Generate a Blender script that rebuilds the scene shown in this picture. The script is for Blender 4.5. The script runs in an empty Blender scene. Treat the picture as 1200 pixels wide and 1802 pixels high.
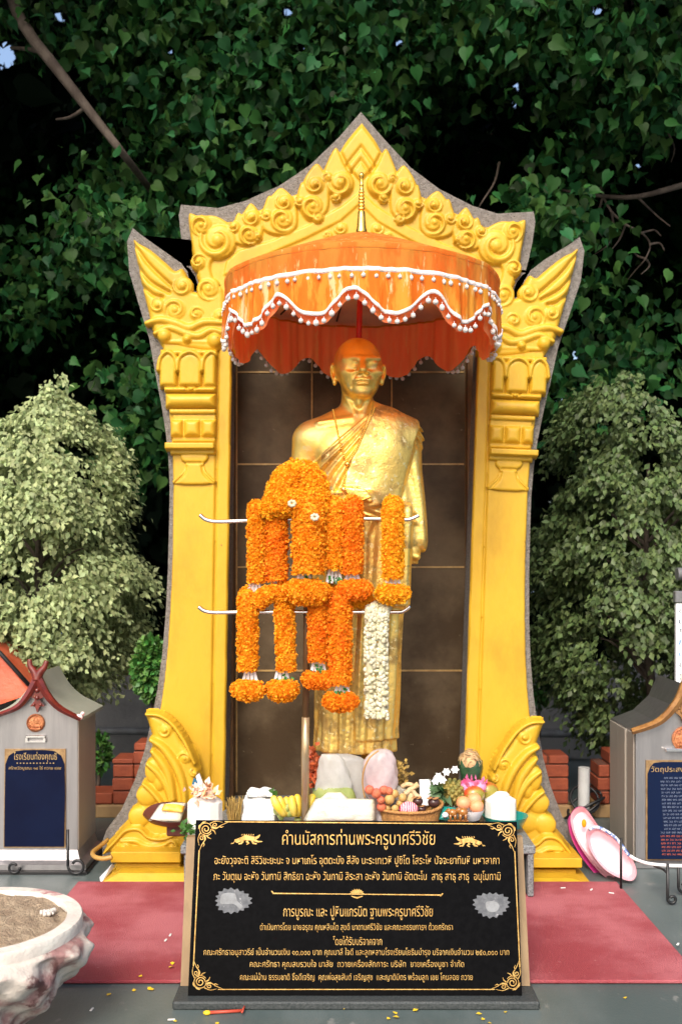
import bpy, math, random
import numpy as np
from mathutils import Vector, Matrix
rng = np.random.default_rng(7)
random.seed(7)
C = bpy.context.scene.collection
F = 1780.0          # focal length in photograph pixels
HC = 1.12           # camera height (m)
# ---------------------------------------------------------------- camera, sky, sun
cam_d = bpy.data.cameras.new('camera'); cam = bpy.data.objects.new('camera', cam_d); C.objects.link(cam)
cam.location = (0, 0, HC); cam.rotation_euler = (math.radians(90), 0, 0)
cam_d.sensor_width = 36; cam_d.lens = 36 * F / 1802; cam_d.shift_y = 99 / 1802
cam_d.dof.use_dof = True; cam_d.dof.focus_distance = 3.05; cam_d.dof.aperture_fstop = 4.5
cam_d.clip_start = 0.05; cam_d.clip_end = 500
bpy.context.scene.camera = cam
SUN_EL, SUN_AZ = math.radians(43), math.radians(-14)      # azimuth measured from -Y (behind camera) towards +X
world = bpy.data.worlds.new('World'); bpy.context.scene.world = world; world.use_nodes = True
nt = world.node_tree
sky = nt.nodes.new('ShaderNodeTexSky'); sky.sky_type = 'NISHITA'; sky.sun_disc = False
sky.sun_elevation = SUN_EL; sky.sun_rotation = math.pi + math.radians(14)
sky.air_density = 1.0; sky.dust_density = 4.0; sky.ozone_density = 0.6
bg = nt.nodes['Background']; bg.inputs['Strength'].default_value = 0.145
nt.links.new(sky.outputs['Color'], bg.inputs['Color'])
sun_d = bpy.data.lights.new('sun', 'SUN'); sun = bpy.data.objects.new('sun', sun_d); C.objects.link(sun)
sun_d.energy = 1.4; sun_d.angle = math.radians(22); sun_d.color = (1.0, 0.95, 0.86)
sdir = Vector((math.sin(SUN_AZ) * math.cos(SUN_EL), -math.cos(SUN_AZ) * math.cos(SUN_EL), math.sin(SUN_EL)))
sun.rotation_euler = sdir.to_track_quat('Z', 'Y').to_euler()
sc = bpy.context.scene
sc.view_settings.view_transform = 'Standard'; sc.view_settings.look = 'None'
sc.view_settings.exposure = 1.0; sc.view_settings.gamma = 1
sc.cycles.max_bounces = 8; sc.cycles.transparent_max_bounces = 12
sc.cycles.sample_clamp_indirect = 6
sc.cycles.use_denoising = True

# ---------------------------------------------------------------- helpers
def W(px, py, Y):
    return ((px - 600) * Y / F, Y, HC - (py - 1000) * Y / F)
def Wa(px, py, Y):
    px = np.asarray(px, float); py = np.asarray(py, float); Y = np.asarray(Y, float) + 0 * px
    return np.stack([(px - 600) * Y / F, Y, HC - (py - 1000) * Y / F], -1)
def floorY(py): return HC * F / (py - 1000)

def tag(o, label=None, cat=None, group=None, kind=None):
    if label: o['label'] = label
    if cat: o['category'] = cat
    if group: o['group'] = group
    if kind: o['kind'] = kind
    return o
def empty(name, loc, label, cat, group=None):
    o = bpy.data.objects.new(name, None); C.objects.link(o); o.location = loc
    o.empty_display_size = 0.1
    return tag(o, label, cat, group)
def mk(name, V, Fc, mat, parent=None, smooth=True):
    """one mesh object from world-space vertices; V (n,3), Fc list of faces or an (m,4)/(m,3) int array"""
    V = np.asarray(V, float).reshape(-1, 3)
    off = Vector((0, 0, 0))
    p = parent
    while p is not None:
        off += p.location; p = p.parent
    V = V - np.array(off)
    me = bpy.data.meshes.new(name)
    if isinstance(Fc, np.ndarray):
        k = Fc.shape[1]; n = len(Fc)
        me.vertices.add(len(V)); me.vertices.foreach_set('co', V.astype(np.float32).ravel())
        me.loops.add(n * k); me.loops.foreach_set('vertex_index', Fc.astype(np.int32).ravel())
        me.polygons.add(n); me.polygons.foreach_set('loop_start', np.arange(0, n * k, k, dtype=np.int32))
        me.update(calc_edges=True); me.validate()
    else:
        me.from_pydata([tuple(v) for v in V], [], [tuple(f) for f in Fc]); me.update()
    if len(me.polygons):
        me.polygons.foreach_set('use_smooth', np.full(len(me.polygons), bool(smooth)))
    if isinstance(mat, (list, tuple)):
        for m in mat: me.materials.append(m)
    else: me.materials.append(mat)
    o = bpy.data.objects.new(name, me); C.objects.link(o)
    if parent is not None: o.parent = parent
    return o
class MB:
    """collects shapes into one mesh"""
    def __init__(s): s.V = []; s.F = []; s.n = 0
    def add(s, V, Fc):
        V = np.asarray(V, float).reshape(-1, 3)
        s.V.append(V); s.F += [tuple(int(i) + s.n for i in f) for f in Fc]; s.n += len(V); return s
    def box(s, x0, x1, y0, y1, z0, z1, bev=0.0):
        if bev <= 0:
            V = [(x, y, z) for x in (x0, x1) for y in (y0, y1) for z in (z0, z1)]
            return s.add(V, [(0, 1, 3, 2), (4, 6, 7, 5), (0, 4, 5, 1), (2, 3, 7, 6), (0, 2, 6, 4), (1, 5, 7, 3)])
        b = bev; xs = (x0, x1); ys = (y0, y1); zs = (z0, z1); V = []; idx = {}
        for i in (0, 1):
            for j in (0, 1):
                for k in (0, 1):
                    x, y, z = xs[i], ys[j], zs[k]; dx, dy, dz = b * (1 - 2 * i), b * (1 - 2 * j), b * (1 - 2 * k)
                    for a, q in enumerate(((x, y + dy, z + dz), (x + dx, y, z + dz), (x + dx, y + dy, z))):
                        idx[i, j, k, a] = len(V); V.append(q)
        Fc = []
        for i in (0, 1):
            f = [idx[i, 0, 0, 0], idx[i, 1, 0, 0], idx[i, 1, 1, 0], idx[i, 0, 1, 0]]; Fc.append(f if i else f[::-1])
            f = [idx[0, i, 0, 1], idx[1, i, 0, 1], idx[1, i, 1, 1], idx[0, i, 1, 1]]; Fc.append(f[::-1] if i else f)
            f = [idx[0, 0, i, 2], idx[1, 0, i, 2], idx[1, 1, i, 2], idx[0, 1, i, 2]]; Fc.append(f if i else f[::-1])
        for i in (0, 1):
            for j in (0, 1):
                Fc.append([idx[i, j, 0, 0], idx[i, j, 0, 1], idx[i, j, 1, 1], idx[i, j, 1, 0]])
                Fc.append([idx[i, 0, j, 0], idx[i, 0, j, 2], idx[i, 1, j, 2], idx[i, 1, j, 0]])
                Fc.append([idx[0, i, j, 1], idx[0, i, j, 2], idx[1, i, j, 2], idx[1, i, j, 1]])
                for k in (0, 1): Fc.append([idx[i, j, k, 0], idx[i, j, k, 1], idx[i, j, k, 2]])
        return s.add(V, Fc)
    def tube(s, pts, r, n=10, cap=True, closed=False):
        P = np.asarray(pts, float); m = len(P); R = np.full(m, r) if np.isscalar(r) else np.asarray(r, float)
        T = np.gradient(P, axis=0) if not closed else np.roll(P, -1, 0) - np.roll(P, 1, 0)
        T /= np.linalg.norm(T, axis=1)[:, None] + 1e-12
        up = np.array([0, 0, 1.0]) if abs(T[0][2]) < 0.9 else np.array([1.0, 0, 0])
        A = np.cross(T[0], up); A /= np.linalg.norm(A); V = []
        for i in range(m):
            A = A - T[i] * A.dot(T[i]); A /= np.linalg.norm(A) + 1e-12; B = np.cross(T[i], A)
            a = np.arange(n) * 2 * np.pi / n
            V.append(P[i] + R[i] * (np.cos(a)[:, None] * A + np.sin(a)[:, None] * B))
        V = np.concatenate(V); Fc = []
        for i in range(m if closed else m - 1):
            i2 = (i + 1) % m
            for j in range(n):
                j2 = (j + 1) % n; Fc.append((i * n + j, i * n + j2, i2 * n + j2, i2 * n + j))
        if cap and not closed:
            Fc.append(tuple(range(n))[::-1]); Fc.append(tuple((m - 1) * n + j for j in range(n)))
        return s.add(V, Fc)
    def lathe(s, prof, c=(0, 0, 0), n=32, sx=1, sy=1, cap0=True, cap1=True):
        V = []; Fc = []; m = len(prof)
        for r, z in prof:
            for j in range(n):
                a = 2 * math.pi * j / n; V.append((c[0] + sx * r * math.cos(a), c[1] + sy * r * math.sin(a), c[2] + z))
        for i in range(m - 1):
            for j in range(n):
                j2 = (j + 1) % n; Fc.append((i * n + j, i * n + j2, (i + 1) * n + j2, (i + 1) * n + j))
        if cap0: Fc.append(tuple(range(n))[::-1])
        if cap1: Fc.append(tuple((m - 1) * n + j for j in range(n)))
        return s.add(V, Fc)
    def ball(s, c, r, nu=14, nv=9, sq=(1, 1, 1)):
        prof = [(math.sin(math.pi * i / nv) * r + 1e-5, -math.cos(math.pi * i / nv) * r) for i in range(nv + 1)]
        V = []; Fc = []
        for rr, z in prof:
            for j in range(nu):
                a = 2 * math.pi * j / nu; V.append((c[0] + sq[0] * rr * math.cos(a), c[1] + sq[1] * rr * math.sin(a), c[2] + sq[2] * z))
        for i in range(nv):
            for j in range(nu):
                j2 = (j + 1) % nu; Fc.append((i * nu + j, i * nu + j2, (i + 1) * nu + j2, (i + 1) * nu + j))
        return s.add(V, Fc)
    def prism(s, front, back):
        """closed solid between two matching outlines"""
        n = len(front); V = list(front) + list(back)
        Fc = [tuple(range(n)), tuple(range(2 * n - 1, n - 1, -1))]
        for i in range(n):
            j = (i + 1) % n; Fc.append((i, i + n, j + n, j))
        return s.add(V, Fc)
    def build(s, name, mat, parent=None, smooth=False, auto=None):
        o = mk(name, np.concatenate(s.V), s.F, mat, parent, smooth)
        fix(o)
        if auto: o.data.set_sharp_from_angle(angle=math.radians(auto))
        return o
def fix(o):
    import bmesh
    b = bmesh.new(); b.from_mesh(o.data); bmesh.ops.recalc_face_normals(b, faces=b.faces[:]); b.to_mesh(o.data); b.free()
def catmull(P, n=8, closed=False):
    P = np.asarray(P, float); m = len(P); out = []
    for i in range(m if closed else m - 1):
        p = [P[(i + k) % m] if closed else P[min(max(i + k, 0), m - 1)] for k in (-1, 0, 1, 2)]
        for t in np.arange(n) / n:
            out.append(0.5 * (2 * p[1] + (p[2] - p[0]) * t + (2 * p[0] - 5 * p[1] + 4 * p[2] - p[3]) * t * t + (3 * p[1] - p[0] - 3 * p[2] + p[3]) * t ** 3))
    if not closed: out.append(P[-1])
    return np.array(out)

# ---------------------------------------------------------------- materials
def mat(name, c1, rough=0.6, metal=0.0, c2=None, scale=8.0, lo=0.35, hi=0.65, bump=0.0, bscale=60.0, stretch=(1, 1, 1),
        c3=None, c3scale=40.0, c3t=0.62, spec=0.5, trans=0.0, island=None, coat=0.0, detail=6.0, rough2=None, alpha=None, transmission=0.0, bdist=0.01, sheen=0):
    m = bpy.data.materials.new(name); m.use_nodes = True; t = m.node_tree; N = t.nodes; L = t.links
    b = N['Principled BSDF']; out = N['Material Output']
    b.inputs['Roughness'].default_value = rough; b.inputs['Metallic'].default_value = metal
    b.inputs['Specular IOR Level'].default_value = spec
    if coat: b.inputs['Coat Weight'].default_value = coat; b.inputs['Coat Roughness'].default_value = 0.08
    if transmission: b.inputs['Transmission Weight'].default_value = transmission
    if sheen: b.inputs['Sheen Weight'].default_value = sheen
    tc = N.new('ShaderNodeTexCoord'); mp = N.new('ShaderNodeMapping'); mp.inputs['Scale'].default_value = stretch
    L.new(tc.outputs['Object'], mp.inputs['Vector'])
    def noise(sc_, det=detail):
        n = N.new('ShaderNodeTexNoise'); n.inputs['Scale'].default_value = sc_; n.inputs['Detail'].default_value = det
        n.inputs['Roughness'].default_value = 0.62
        L.new(mp.outputs['Vector'], n.inputs['Vector']); return n.outputs['Fac']
    def ramp(fac, a, b_):
        r = N.new('ShaderNodeMapRange'); r.inputs['From Min'].default_value = a; r.inputs['From Max'].default_value = b_
        r.interpolation_type = 'SMOOTHSTEP'; L.new(fac, r.inputs['Value']); return r.outputs['Result']
    def mix(fac, A, B):
        x = N.new('ShaderNodeMix'); x.data_type = 'RGBA'; L.new(fac, x.inputs['Factor'])
        for v, k in ((A, 6), (B, 7)):
            if isinstance(v, (tuple, list)): x.inputs[k].default_value = (*v[:3], 1)
            else: L.new(v, x.inputs[k])
        return x.outputs[2]
    col = tuple(c1)
    if c2 is not None:
        f = ramp(noise(scale), lo, hi); col = mix(f, c1, c2)
        if rough2 is not None:
            r = N.new('ShaderNodeMapRange'); r.inputs['To Min'].default_value = rough; r.inputs['To Max'].default_value = rough2
            L.new(f, r.inputs['Value']); L.new(r.outputs['Result'], b.inputs['Roughness'])
    if c3 is not None: col = mix(ramp(noise(c3scale), c3t, c3t + 0.06), col, c3)
    if island is not None:
        g = N.new('ShaderNodeNewGeometry'); h = N.new('ShaderNodeMapRange'); h.inputs['To Min'].default_value = island[0]; h.inputs['To Max'].default_value = island[1]
        L.new(g.outputs['Random Per Island'], h.inputs['Value'])
        hs = N.new('ShaderNodeHueSaturation'); L.new(h.outputs['Result'], hs.inputs['Value'])
        if len(island) > 2:
            h2 = N.new('ShaderNodeMath'); h2.operation = 'MULTIPLY'; h2.inputs[1].default_value = 7.13; L.new(g.outputs['Random Per Island'], h2.inputs[0])
            h3 = N.new('ShaderNodeMath'); h3.operation = 'FRACT'; L.new(h2.outputs[0], h3.inputs[0])
            h4 = N.new('ShaderNodeMapRange'); h4.inputs['To Min'].default_value = 0.5 - island[2]; h4.inputs['To Max'].default_value = 0.5 + island[2]
            L.new(h3.outputs[0], h4.inputs['Value']); L.new(h4.outputs['Result'], hs.inputs['Hue'])
        if isinstance(col, tuple): hs.inputs['Color'].default_value = (*col[:3], 1)
        else: L.new(col, hs.inputs['Color'])
        col = hs.outputs['Color']
    if isinstance(col, tuple): b.inputs['Base Color'].default_value = (*col[:3], 1)
    else: L.new(col, b.inputs['Base Color'])
    if bump:
        bp = N.new('ShaderNodeBump'); bp.inputs['Strength'].default_value = bump; bp.inputs['Distance'].default_value = bdist
        L.new(noise(bscale, 8), bp.inputs['Height']); L.new(bp.outputs['Normal'], b.inputs['Normal'])
    if alpha is not None: b.inputs['Alpha'].default_value = alpha
    if trans:
        tr = N.new('ShaderNodeBsdfTranslucent'); ms = N.new('ShaderNodeMixShader'); ms.inputs['Fac'].default_value = trans
        if isinstance(col, tuple): tr.inputs['Color'].default_value = (*col[:3], 1)
        else: L.new(col, tr.inputs['Color'])
        L.new(b.outputs[0], ms.inputs[1]); L.new(tr.outputs[0], ms.inputs[2]); L.new(ms.outputs[0], out.inputs['Surface'])
    m.diffuse_color = (*c1[:3], 1)
    return m

# ---------------------------------------------------------------- relief carving (height fields modelled as real geometry)
def sdpoly(P, X, Y):
    """signed distance to a closed outline, positive inside"""
    P = np.asarray(P, float); d = np.full(X.shape, 1e9); ins = np.zeros(X.shape, bool); n = len(P)
    for i in range(n):
        a = P[i]; b = P[(i + 1) % n]; ex, ey = b - a; wx = X - a[0]; wy = Y - a[1]
        t = np.clip((wx * ex + wy * ey) / (ex * ex + ey * ey + 1e-9), 0, 1)
        d = np.minimum(d, (wx - ex * t) ** 2 + (wy - ey * t) ** 2)
        if ey != 0:
            c = ((a[1] <= Y) != (b[1] <= Y)) & (X < a[0] + ex * (Y - a[1]) / ey); ins ^= c
    d = np.sqrt(d); return np.where(ins, d, -d)
def sdline(P, X, Y):
    P = np.asarray(P, float); d = np.full(X.shape, 1e9); tt = np.zeros(X.shape); n = len(P)
    for i in range(n - 1):
        a = P[i]; b = P[i + 1]; ex, ey = b - a; wx = X - a[0]; wy = Y - a[1]
        t = np.clip((wx * ex + wy * ey) / (ex * ex + ey * ey + 1e-9), 0, 1)
        q = (wx - ex * t) ** 2 + (wy - ey * t) ** 2; k = q < d; d = np.where(k, q, d); tt = np.where(k, (i + t) / (n - 1), tt)
    return np.sqrt(d), tt
def pil(d, w): return np.sqrt(np.clip(1 - (1 - np.clip(d / w, 0, 1)) ** 2, 0, 1))
def plate(P, X, Y, h, w):
    d = sdpoly(P, X, Y); return h * pil(d, w) + np.minimum(d, 0) * 6
def cord(P, X, Y, r, h, base):
    d, t = sdline(P, X, Y); rr = r * (0.45 + 0.55 * np.sin(np.pi * np.clip(t, 0.04, 0.96)) ** 0.5)
    return np.where(d < rr, base + h * np.sqrt(np.clip(1 - (d / rr) ** 2, 0, 1)), -50)
def groove(H, P, X, Y, w, dep):
    d, t = sdline(P, X, Y); return H - dep * np.exp(-(d / w) ** 2) * (H > 0)
def curl(X, Y, cx, cy, R, sgn, ph, base, h):
    dx = X - cx; dy = Y - cy; r = np.hypot(dx, dy); th = np.arctan2(dy, dx)
    dome = base + h * 0.55 * np.sqrt(np.clip(1 - (r / R) ** 2, 0, 1))
    s = (r / R * 1.15 - sgn * th / (2 * np.pi) + ph) % 1.0
    g = np.exp(-((s - 0.5) / 0.10) ** 2) * (r > 0.34 * R) * (r < 0.97 * R)
    rid = 0.25 * h * np.exp(-((s - 0.82) / 0.16) ** 2) * (r > 0.4 * R)
    bl = base + 0.25 * h + h * 0.6 * np.sqrt(np.clip(1 - (r / (0.32 * R)) ** 2, 0, 1))
    v = np.maximum(dome - 0.8 * h * g + rid, np.where(r < 0.32 * R, bl, -50))
    return np.where(r < R, v, -50)
def CX(y): return 637 - .024 * (y - 200)
def sym(u, y):
    """canonical symmetric coordinates -> photograph pixels"""
    c = CX(y); x = np.where(u < 0, c + u, c + .972 * u); yy = np.where(u < 0, y, y + .02 * (x - (c - u)))
    return x, yy
def mir(P, floor=None):
    P = np.asarray(P, float); u = CX(P[:, 1]) - P[:, 0]; x, y = sym(u, P[:, 1])
    if floor is not None: y = np.minimum(y, floor)
    return np.stack([x, y], 1)
def relief(name, x0, y0, x1, y1, step, Y, hf, m, parent, mode='left', floor=None, scale=None, snap=None):
    """carved relief; hf(X,Y) gives height in photograph pixels in left-hand coordinates"""
    ys = np.arange(y0, y1 + .1, step)
    if mode == 'both':
        us = np.arange(-(637 - x0), (637 - x0) + .1, step); U, YY = np.meshgrid(us, ys); X = CX(YY) - np.abs(U); px, py = sym(U, YY)
    else:
        X, YY = np.meshgrid(np.arange(x0, x1 + .1, step), ys)
        if snap: X = np.minimum(X, snap(YY))
        px, py = X, YY
        if mode == 'right': px, py = sym(CX(YY) - X, YY)
    if floor is not None: py = np.minimum(py, floor)
    H = np.clip(hf(X, YY), -7, None)
    V = Wa(px, py, Y); V[..., 1] -= H * (scale or Y / F)
    r, c = X.shape; idx = np.arange(r * c).reshape(r, c)
    q = np.stack([idx[:-1, :-1], idx[1:, :-1], idx[1:, 1:], idx[:-1, 1:]], -1).reshape(-1, 4)
    if mode == 'right': q = q[:, ::-1]
    q = q[(H.ravel()[q] > -6.9).any(1)]
    used = np.unique(q); re = np.zeros(r * c, int); re[used] = np.arange(len(used))
    return mk(name, V.reshape(-1, 3)[used], re[q], m, parent, True)

# ---------------------------------------------------------------- surface nets for sculpted bodies
def surfnet(G, org, h):
    """G<0 inside; returns vertices (grid axes scaled) and quads"""
    nx, ny, nz = G.shape; S = G < 0
    cnt = np.zeros((nx - 1, ny - 1, nz - 1), np.int8); acc = np.zeros((nx - 1, ny - 1, nz - 1, 3), np.float32)
    sl = lambda o, n: slice(o, n - 1 + o)
    cs = sum(S[sl(i, nx), sl(j, ny), sl(k, nz)].astype(np.int8) for i in (0, 1) for j in (0, 1) for k in (0, 1))
    ci = np.argwhere((cs > 0) & (cs < 8)); n = len(ci)
    P = np.zeros((n, 3)); cc = np.zeros(n)
    corner = [(i, j, k) for i in (0, 1) for j in (0, 1) for k in (0, 1)]
    val = {c: G[ci[:, 0] + c[0], ci[:, 1] + c[1], ci[:, 2] + c[2]] for c in corner}
    for a in corner:
        for ax in range(3):
            if a[ax] == 0:
                b = list(a); b[ax] = 1; b = tuple(b); va, vb = val[a], val[b]; m = (va < 0) != (vb < 0)
                t = np.where(m, va / np.where(m, va - vb, 1), 0); p = np.tile(np.array(a, float), (n, 1)); p[:, ax] = t
                P += p * m[:, None]; cc += m
    V = ci + P / cc[:, None]
    idx = -np.ones((nx - 1, ny - 1, nz - 1), np.int64); idx[ci[:, 0], ci[:, 1], ci[:, 2]] = np.arange(n)
    Q = []
    for ax in range(3):
        o = [a for a in range(3) if a != ax]
        A = np.take(S, np.arange(S.shape[ax] - 1), ax); B = np.take(S, np.arange(1, S.shape[ax]), ax)
        e = np.argwhere(A != B); e = e[(e[:, o[0]] > 0) & (e[:, o[1]] > 0) & (e[:, o[0]] < G.shape[o[0]] - 1) & (e[:, o[1]] < G.shape[o[1]] - 1)]
        ins = A[e[:, 0], e[:, 1], e[:, 2]]
        cells = []
        for d0, d1 in ((0, 0), (1, 0), (1, 1), (0, 1)):
            c = e.copy(); c[:, o[0]] -= d0; c[:, o[1]] -= d1; cells.append(idx[c[:, 0], c[:, 1], c[:, 2]])
        q = np.stack(cells, 1); flip = ins if ax != 1 else ~ins
        q[flip] = q[flip][:, ::-1]; Q.append(q)
    Q = np.concatenate(Q); Q = Q[(Q >= 0).all(1)]
    return V * h + np.asarray(org), Q
def smin(a, b, k):
    h = np.clip(k - np.abs(a - b), 0, None) / k; return np.minimum(a, b) - h * h * k * 0.25
def smax(a, b, k): return -smin(-a, -b, k)
def s_ell(X, Y, Z, c, r):
    a = ((X - c[0]) / r[0]) ** 2 + ((Y - c[1]) / r[1]) ** 2 + ((Z - c[2]) / r[2]) ** 2; k0 = np.sqrt(a)
    k1 = np.sqrt(((X - c[0]) / r[0] ** 2) ** 2 + ((Y - c[1]) / r[1] ** 2) ** 2 + ((Z - c[2]) / r[2] ** 2) ** 2)
    return k0 * (k0 - 1) / (k1 + 1e-6)
def s_cap(X, Y, Z, a, b, ra, rb):
    e = np.subtract(b, a).astype(float); t = np.clip(((X - a[0]) * e[0] + (Y - a[1]) * e[1] + (Z - a[2]) * e[2]) / (e @ e + 1e-9), 0, 1)
    return np.sqrt((X - a[0] - e[0] * t) ** 2 + (Y - a[1] - e[1] * t) ** 2 + (Z - a[2] - e[2] * t) ** 2) - (ra + (rb - ra) * t)

# ---------------------------------------------------------------- leaf scattering
def rotmats(tip, nrm):
    tip = tip / (np.linalg.norm(tip, axis=1)[:, None] + 1e-9)
    nrm = nrm - tip * (nrm * tip).sum(1)[:, None]; nrm /= np.linalg.norm(nrm, axis=1)[:, None] + 1e-9
    x = np.cross(tip, nrm); return np.stack([x, tip, nrm], -1)
HEART = np.array([(0, .04, 0), (-.22, -.06, .05), (-.42, .10, .10), (-.46, .34, .12), (-.30, .62, .08), (-.10, .86, -.03), (0, 1.14, -.16), (.10, .86, -.03), (.30, .62, .08), (.46, .34, .12), (.42, .10, .10), (.22, -.06, .05), (0, .45, 0)])
LANCE = np.array([(0, 0, 0), (-.22, .45, .06), (0, 1, -.05), (.22, .45, .06)])
def leaves(pos, tip, nrm, size, tmpl):
    R = rotmats(tip, nrm); V = pos[:, None, :] + size[:, None, None] * np.einsum('nij,kj->nki', R, tmpl)
    k = len(tmpl); n = len(pos); base = (np.arange(n) * k)[:, None, None]
    if k == 13: T = np.array([(i, 12, (i + 1) % 12) for i in range(12)])
    else: T = np.array([(0, 2, 1), (0, 3, 2)])
    return V.reshape(-1, 3), (T[None] + base).reshape(-1, 3)
def rnd(n, s=1.0): return rng.normal(size=(n, 3)) * s
# ================================================================ SETTING
m_floor = mat('painted_floor', (.062, .086, .084), .40, c2=(.105, .130, .126), scale=3, bump=.25, bscale=180, c3=(.17, .18, .17), c3scale=14, c3t=.62, bdist=.004, stretch=(1, .45, 1))
m_mat = mat('red_rubber_mat', (.29, .038, .048), .75, c2=(.45, .125, .14), scale=2.6, c3=(.48, .20, .20), c3scale=90, c3t=.64, bump=.9, bscale=240, bdist=.006)
g = mk('ground', [(-40, -12, 0), (40, -12, 0), (40, 60, 0), (-40, 60, 0)], [(0, 1, 2, 3)], m_floor); tag(g, kind='structure')
mb = MB().box(-.93, .975, 2.72, 3.58, .002, .012, .003)
tag(mb.build('floor_mat', m_mat), 'red rubber mat lying on the grey floor under the black plaque', 'mat')

# retaining wall, rail and brick planters behind the shrine
m_conc = mat('grey_wall_plaster', (.10, .098, .095), .85, c2=(.15, .145, .14), scale=4, bump=.4, bscale=50)
wl = mk('x', [(0, 0, 0)], [], m_conc); bpy.data.objects.remove(wl)
YW = 5.9
mb = MB().box(-7, 7, YW, YW + .2, 0, W(0, 1168, YW)[2], .01)
tag(mb.build('garden_wall', m_conc), 'low grey plastered wall behind the shrine and bushes', 'wall')
m_pipe = mat('grey_pipe_paint', (.16, .165, .17), .45, c2=(.09, .09, .09), scale=10)
z = W(0, 1280, YW - .12)[2]
mb = MB().tube([(-6, YW - .12, z + .01), (0, YW - .12, z - .03), (6, YW - .12, z - .06)], .022, 14)
for x in (-4.6, -3.2, -1.72, 1.9, 3.2, 4.6): mb.tube([(x, YW - .12, z), (x, YW + .02, z)], .012, 8)
tag(mb.build('pipe_rail', m_pipe, smooth=True, auto=50), 'grey pipe running along the low plastered wall', 'pipe')

m_brick = mat('terracotta_brick', (.30, .062, .022), .7, c2=(.21, .04, .016), scale=9, bump=.3, bscale=70)
m_mortar = mat('brick_mortar', (.10, .035, .02), .9)
m_tan = mat('tan_tile', (.38, .24, .10), .6, c2=(.3, .18, .08), scale=12)
def brick_planter(steps, yf, depth, label, mirror=False):
    """stepped wall of terracotta bricks; steps = list of (px0, px1, pytop)"""
    mb = MB(); s = yf / F; hb = .060; lb = .20
    zb = .06; x0 = min(a for a, b, c in steps); x1 = max(b for a, b, c in steps)
    core = MB()
    for a, b, c in steps:
        zt = HC - (c - 1000) * s; xa, xb = (a - 600) * s, (b - 600) * s
        core.box(xa + .004, xb - .004, yf + .008, yf + depth - .01, 0.02, zt - .004)
        k = 0; zz = zb
        while zz < zt - .01:
            h = min(hb - .006, zt - zz); xx = xa - (lb / 2 if k % 2 else 0)
            while xx < xb:
                u0, u1 = max(xa, xx + .003), min(xb, xx + lb - .003)
                if u1 - u0 > .015: mb.box(u0, u1, yf + random.uniform(0, .004), yf + depth, zz, zz + h, .004)
                xx += lb
            zz += hb; k += 1
    t = empty('brick_planter', ((x0 + x1 - 1200) * s / 2, yf + depth / 2, 0), label, 'planter')
    mb.build('brick_wall', m_brick, t); core.build('mortar', m_mortar, t)
    b = MB()
    b.box((x0 - 600) * s - .02, (x1 - 600) * s + .02, yf - .015, yf + depth + .02, 0, .056, .004); b.build('tile_footing', m_tan, t)
    return t
brick_planter([(60, 198, 1396), (198, 235, 1336), (235, 262, 1308), (262, 330, 1290)], 4.55, .16, 'stepped terracotta brick planter left of the yellow shrine, under a small green shrub')
brick_planter([(925, 1000, 1330)], 4.55, .16, 'terracotta brick planter touching the right edge of the yellow shrine, left of the plastic pipe')
brick_planter([(1052, 1072, 1345), (1072, 1110, 1325), (1110, 1300, 1325)], 4.55, .16, 'terracotta brick planter between the white plastic pipe and the right steel box')
# ================================================================ TREES
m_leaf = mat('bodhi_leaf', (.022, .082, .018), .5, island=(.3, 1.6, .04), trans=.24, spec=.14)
m_leaf_y = mat('bodhi_leaf_light', (.06, .13, .03), .45, island=(.5, 1.35, .03), trans=.25)
m_leaf_d = mat('shade_darkened_wood_leaf', (.003, .009, .004), .7, island=(.5, 1.4, .03), trans=.04, spec=.06)  # near-black green puts the deep shade of the wood into the leaf colour
m_leaf_i = mat('shade_darkened_bodhi_leaf', (.0035, .014, .004), .7, island=(.25, 1.7, .03), trans=.06, spec=.0)  # shaded copy of the bodhi leaf, crown-interior shade put into its colour
m_bark = mat('bark', (.06, .042, .032), .9, c2=(.11, .085, .065), scale=14, stretch=(1, 1, .4), bump=.7, bscale=30, c3=(.03, .022, .018), c3scale=9)
def clumps(cl, per, spread, size, tmpl=HEART, down=.9, face=.7):
    """leaf sprays hanging round given centres"""
    cl = np.asarray(cl, float); n = len(cl) * per
    c = np.repeat(cl, per, 0); p = c + rng.normal(size=(n, 3)) * np.asarray(spread)
    tip = rng.normal(size=(n, 3)) * .7; tip[:, 2] -= down
    nrm = rng.normal(size=(n, 3)) * .85; nrm[:, 1] -= face; nrm[:, 2] += .55
    return leaves(p, tip, nrm, size * rng.uniform(.5, 1.3, n), tmpl)
def cat_meshes(L):
    V = []; Q = []; n = 0
    for v, q in L: V.append(v); Q.append(q + n); n += len(v)
    return np.concatenate(V), np.concatenate(Q)
def px_clumps(spec):
    """spec rows: px, py, rx, ry, Y0, Y1, count -> leaf-spray centres"""
    out = []
    for px, py, rx, ry, y0, y1, n in spec:
        a = rng.uniform(0, 2 * np.pi, n); r = np.sqrt(rng.uniform(0, 1, n)); Y = rng.uniform(y0, y1, n)
        out.append(Wa(px + rx * r * np.cos(a), py + ry * r * np.sin(a), Y))
    return np.concatenate(out)
def limb(mb, pts, r0, r1, n=9, k=6):
    P = catmull(pts, k); mb.tube(P, np.linspace(r0, r1, len(P)), n)
def box_pts(n, x, y, z): return np.stack([rng.uniform(*x, n), rng.uniform(*y, n), rng.uniform(*z, n)], 1)

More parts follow.
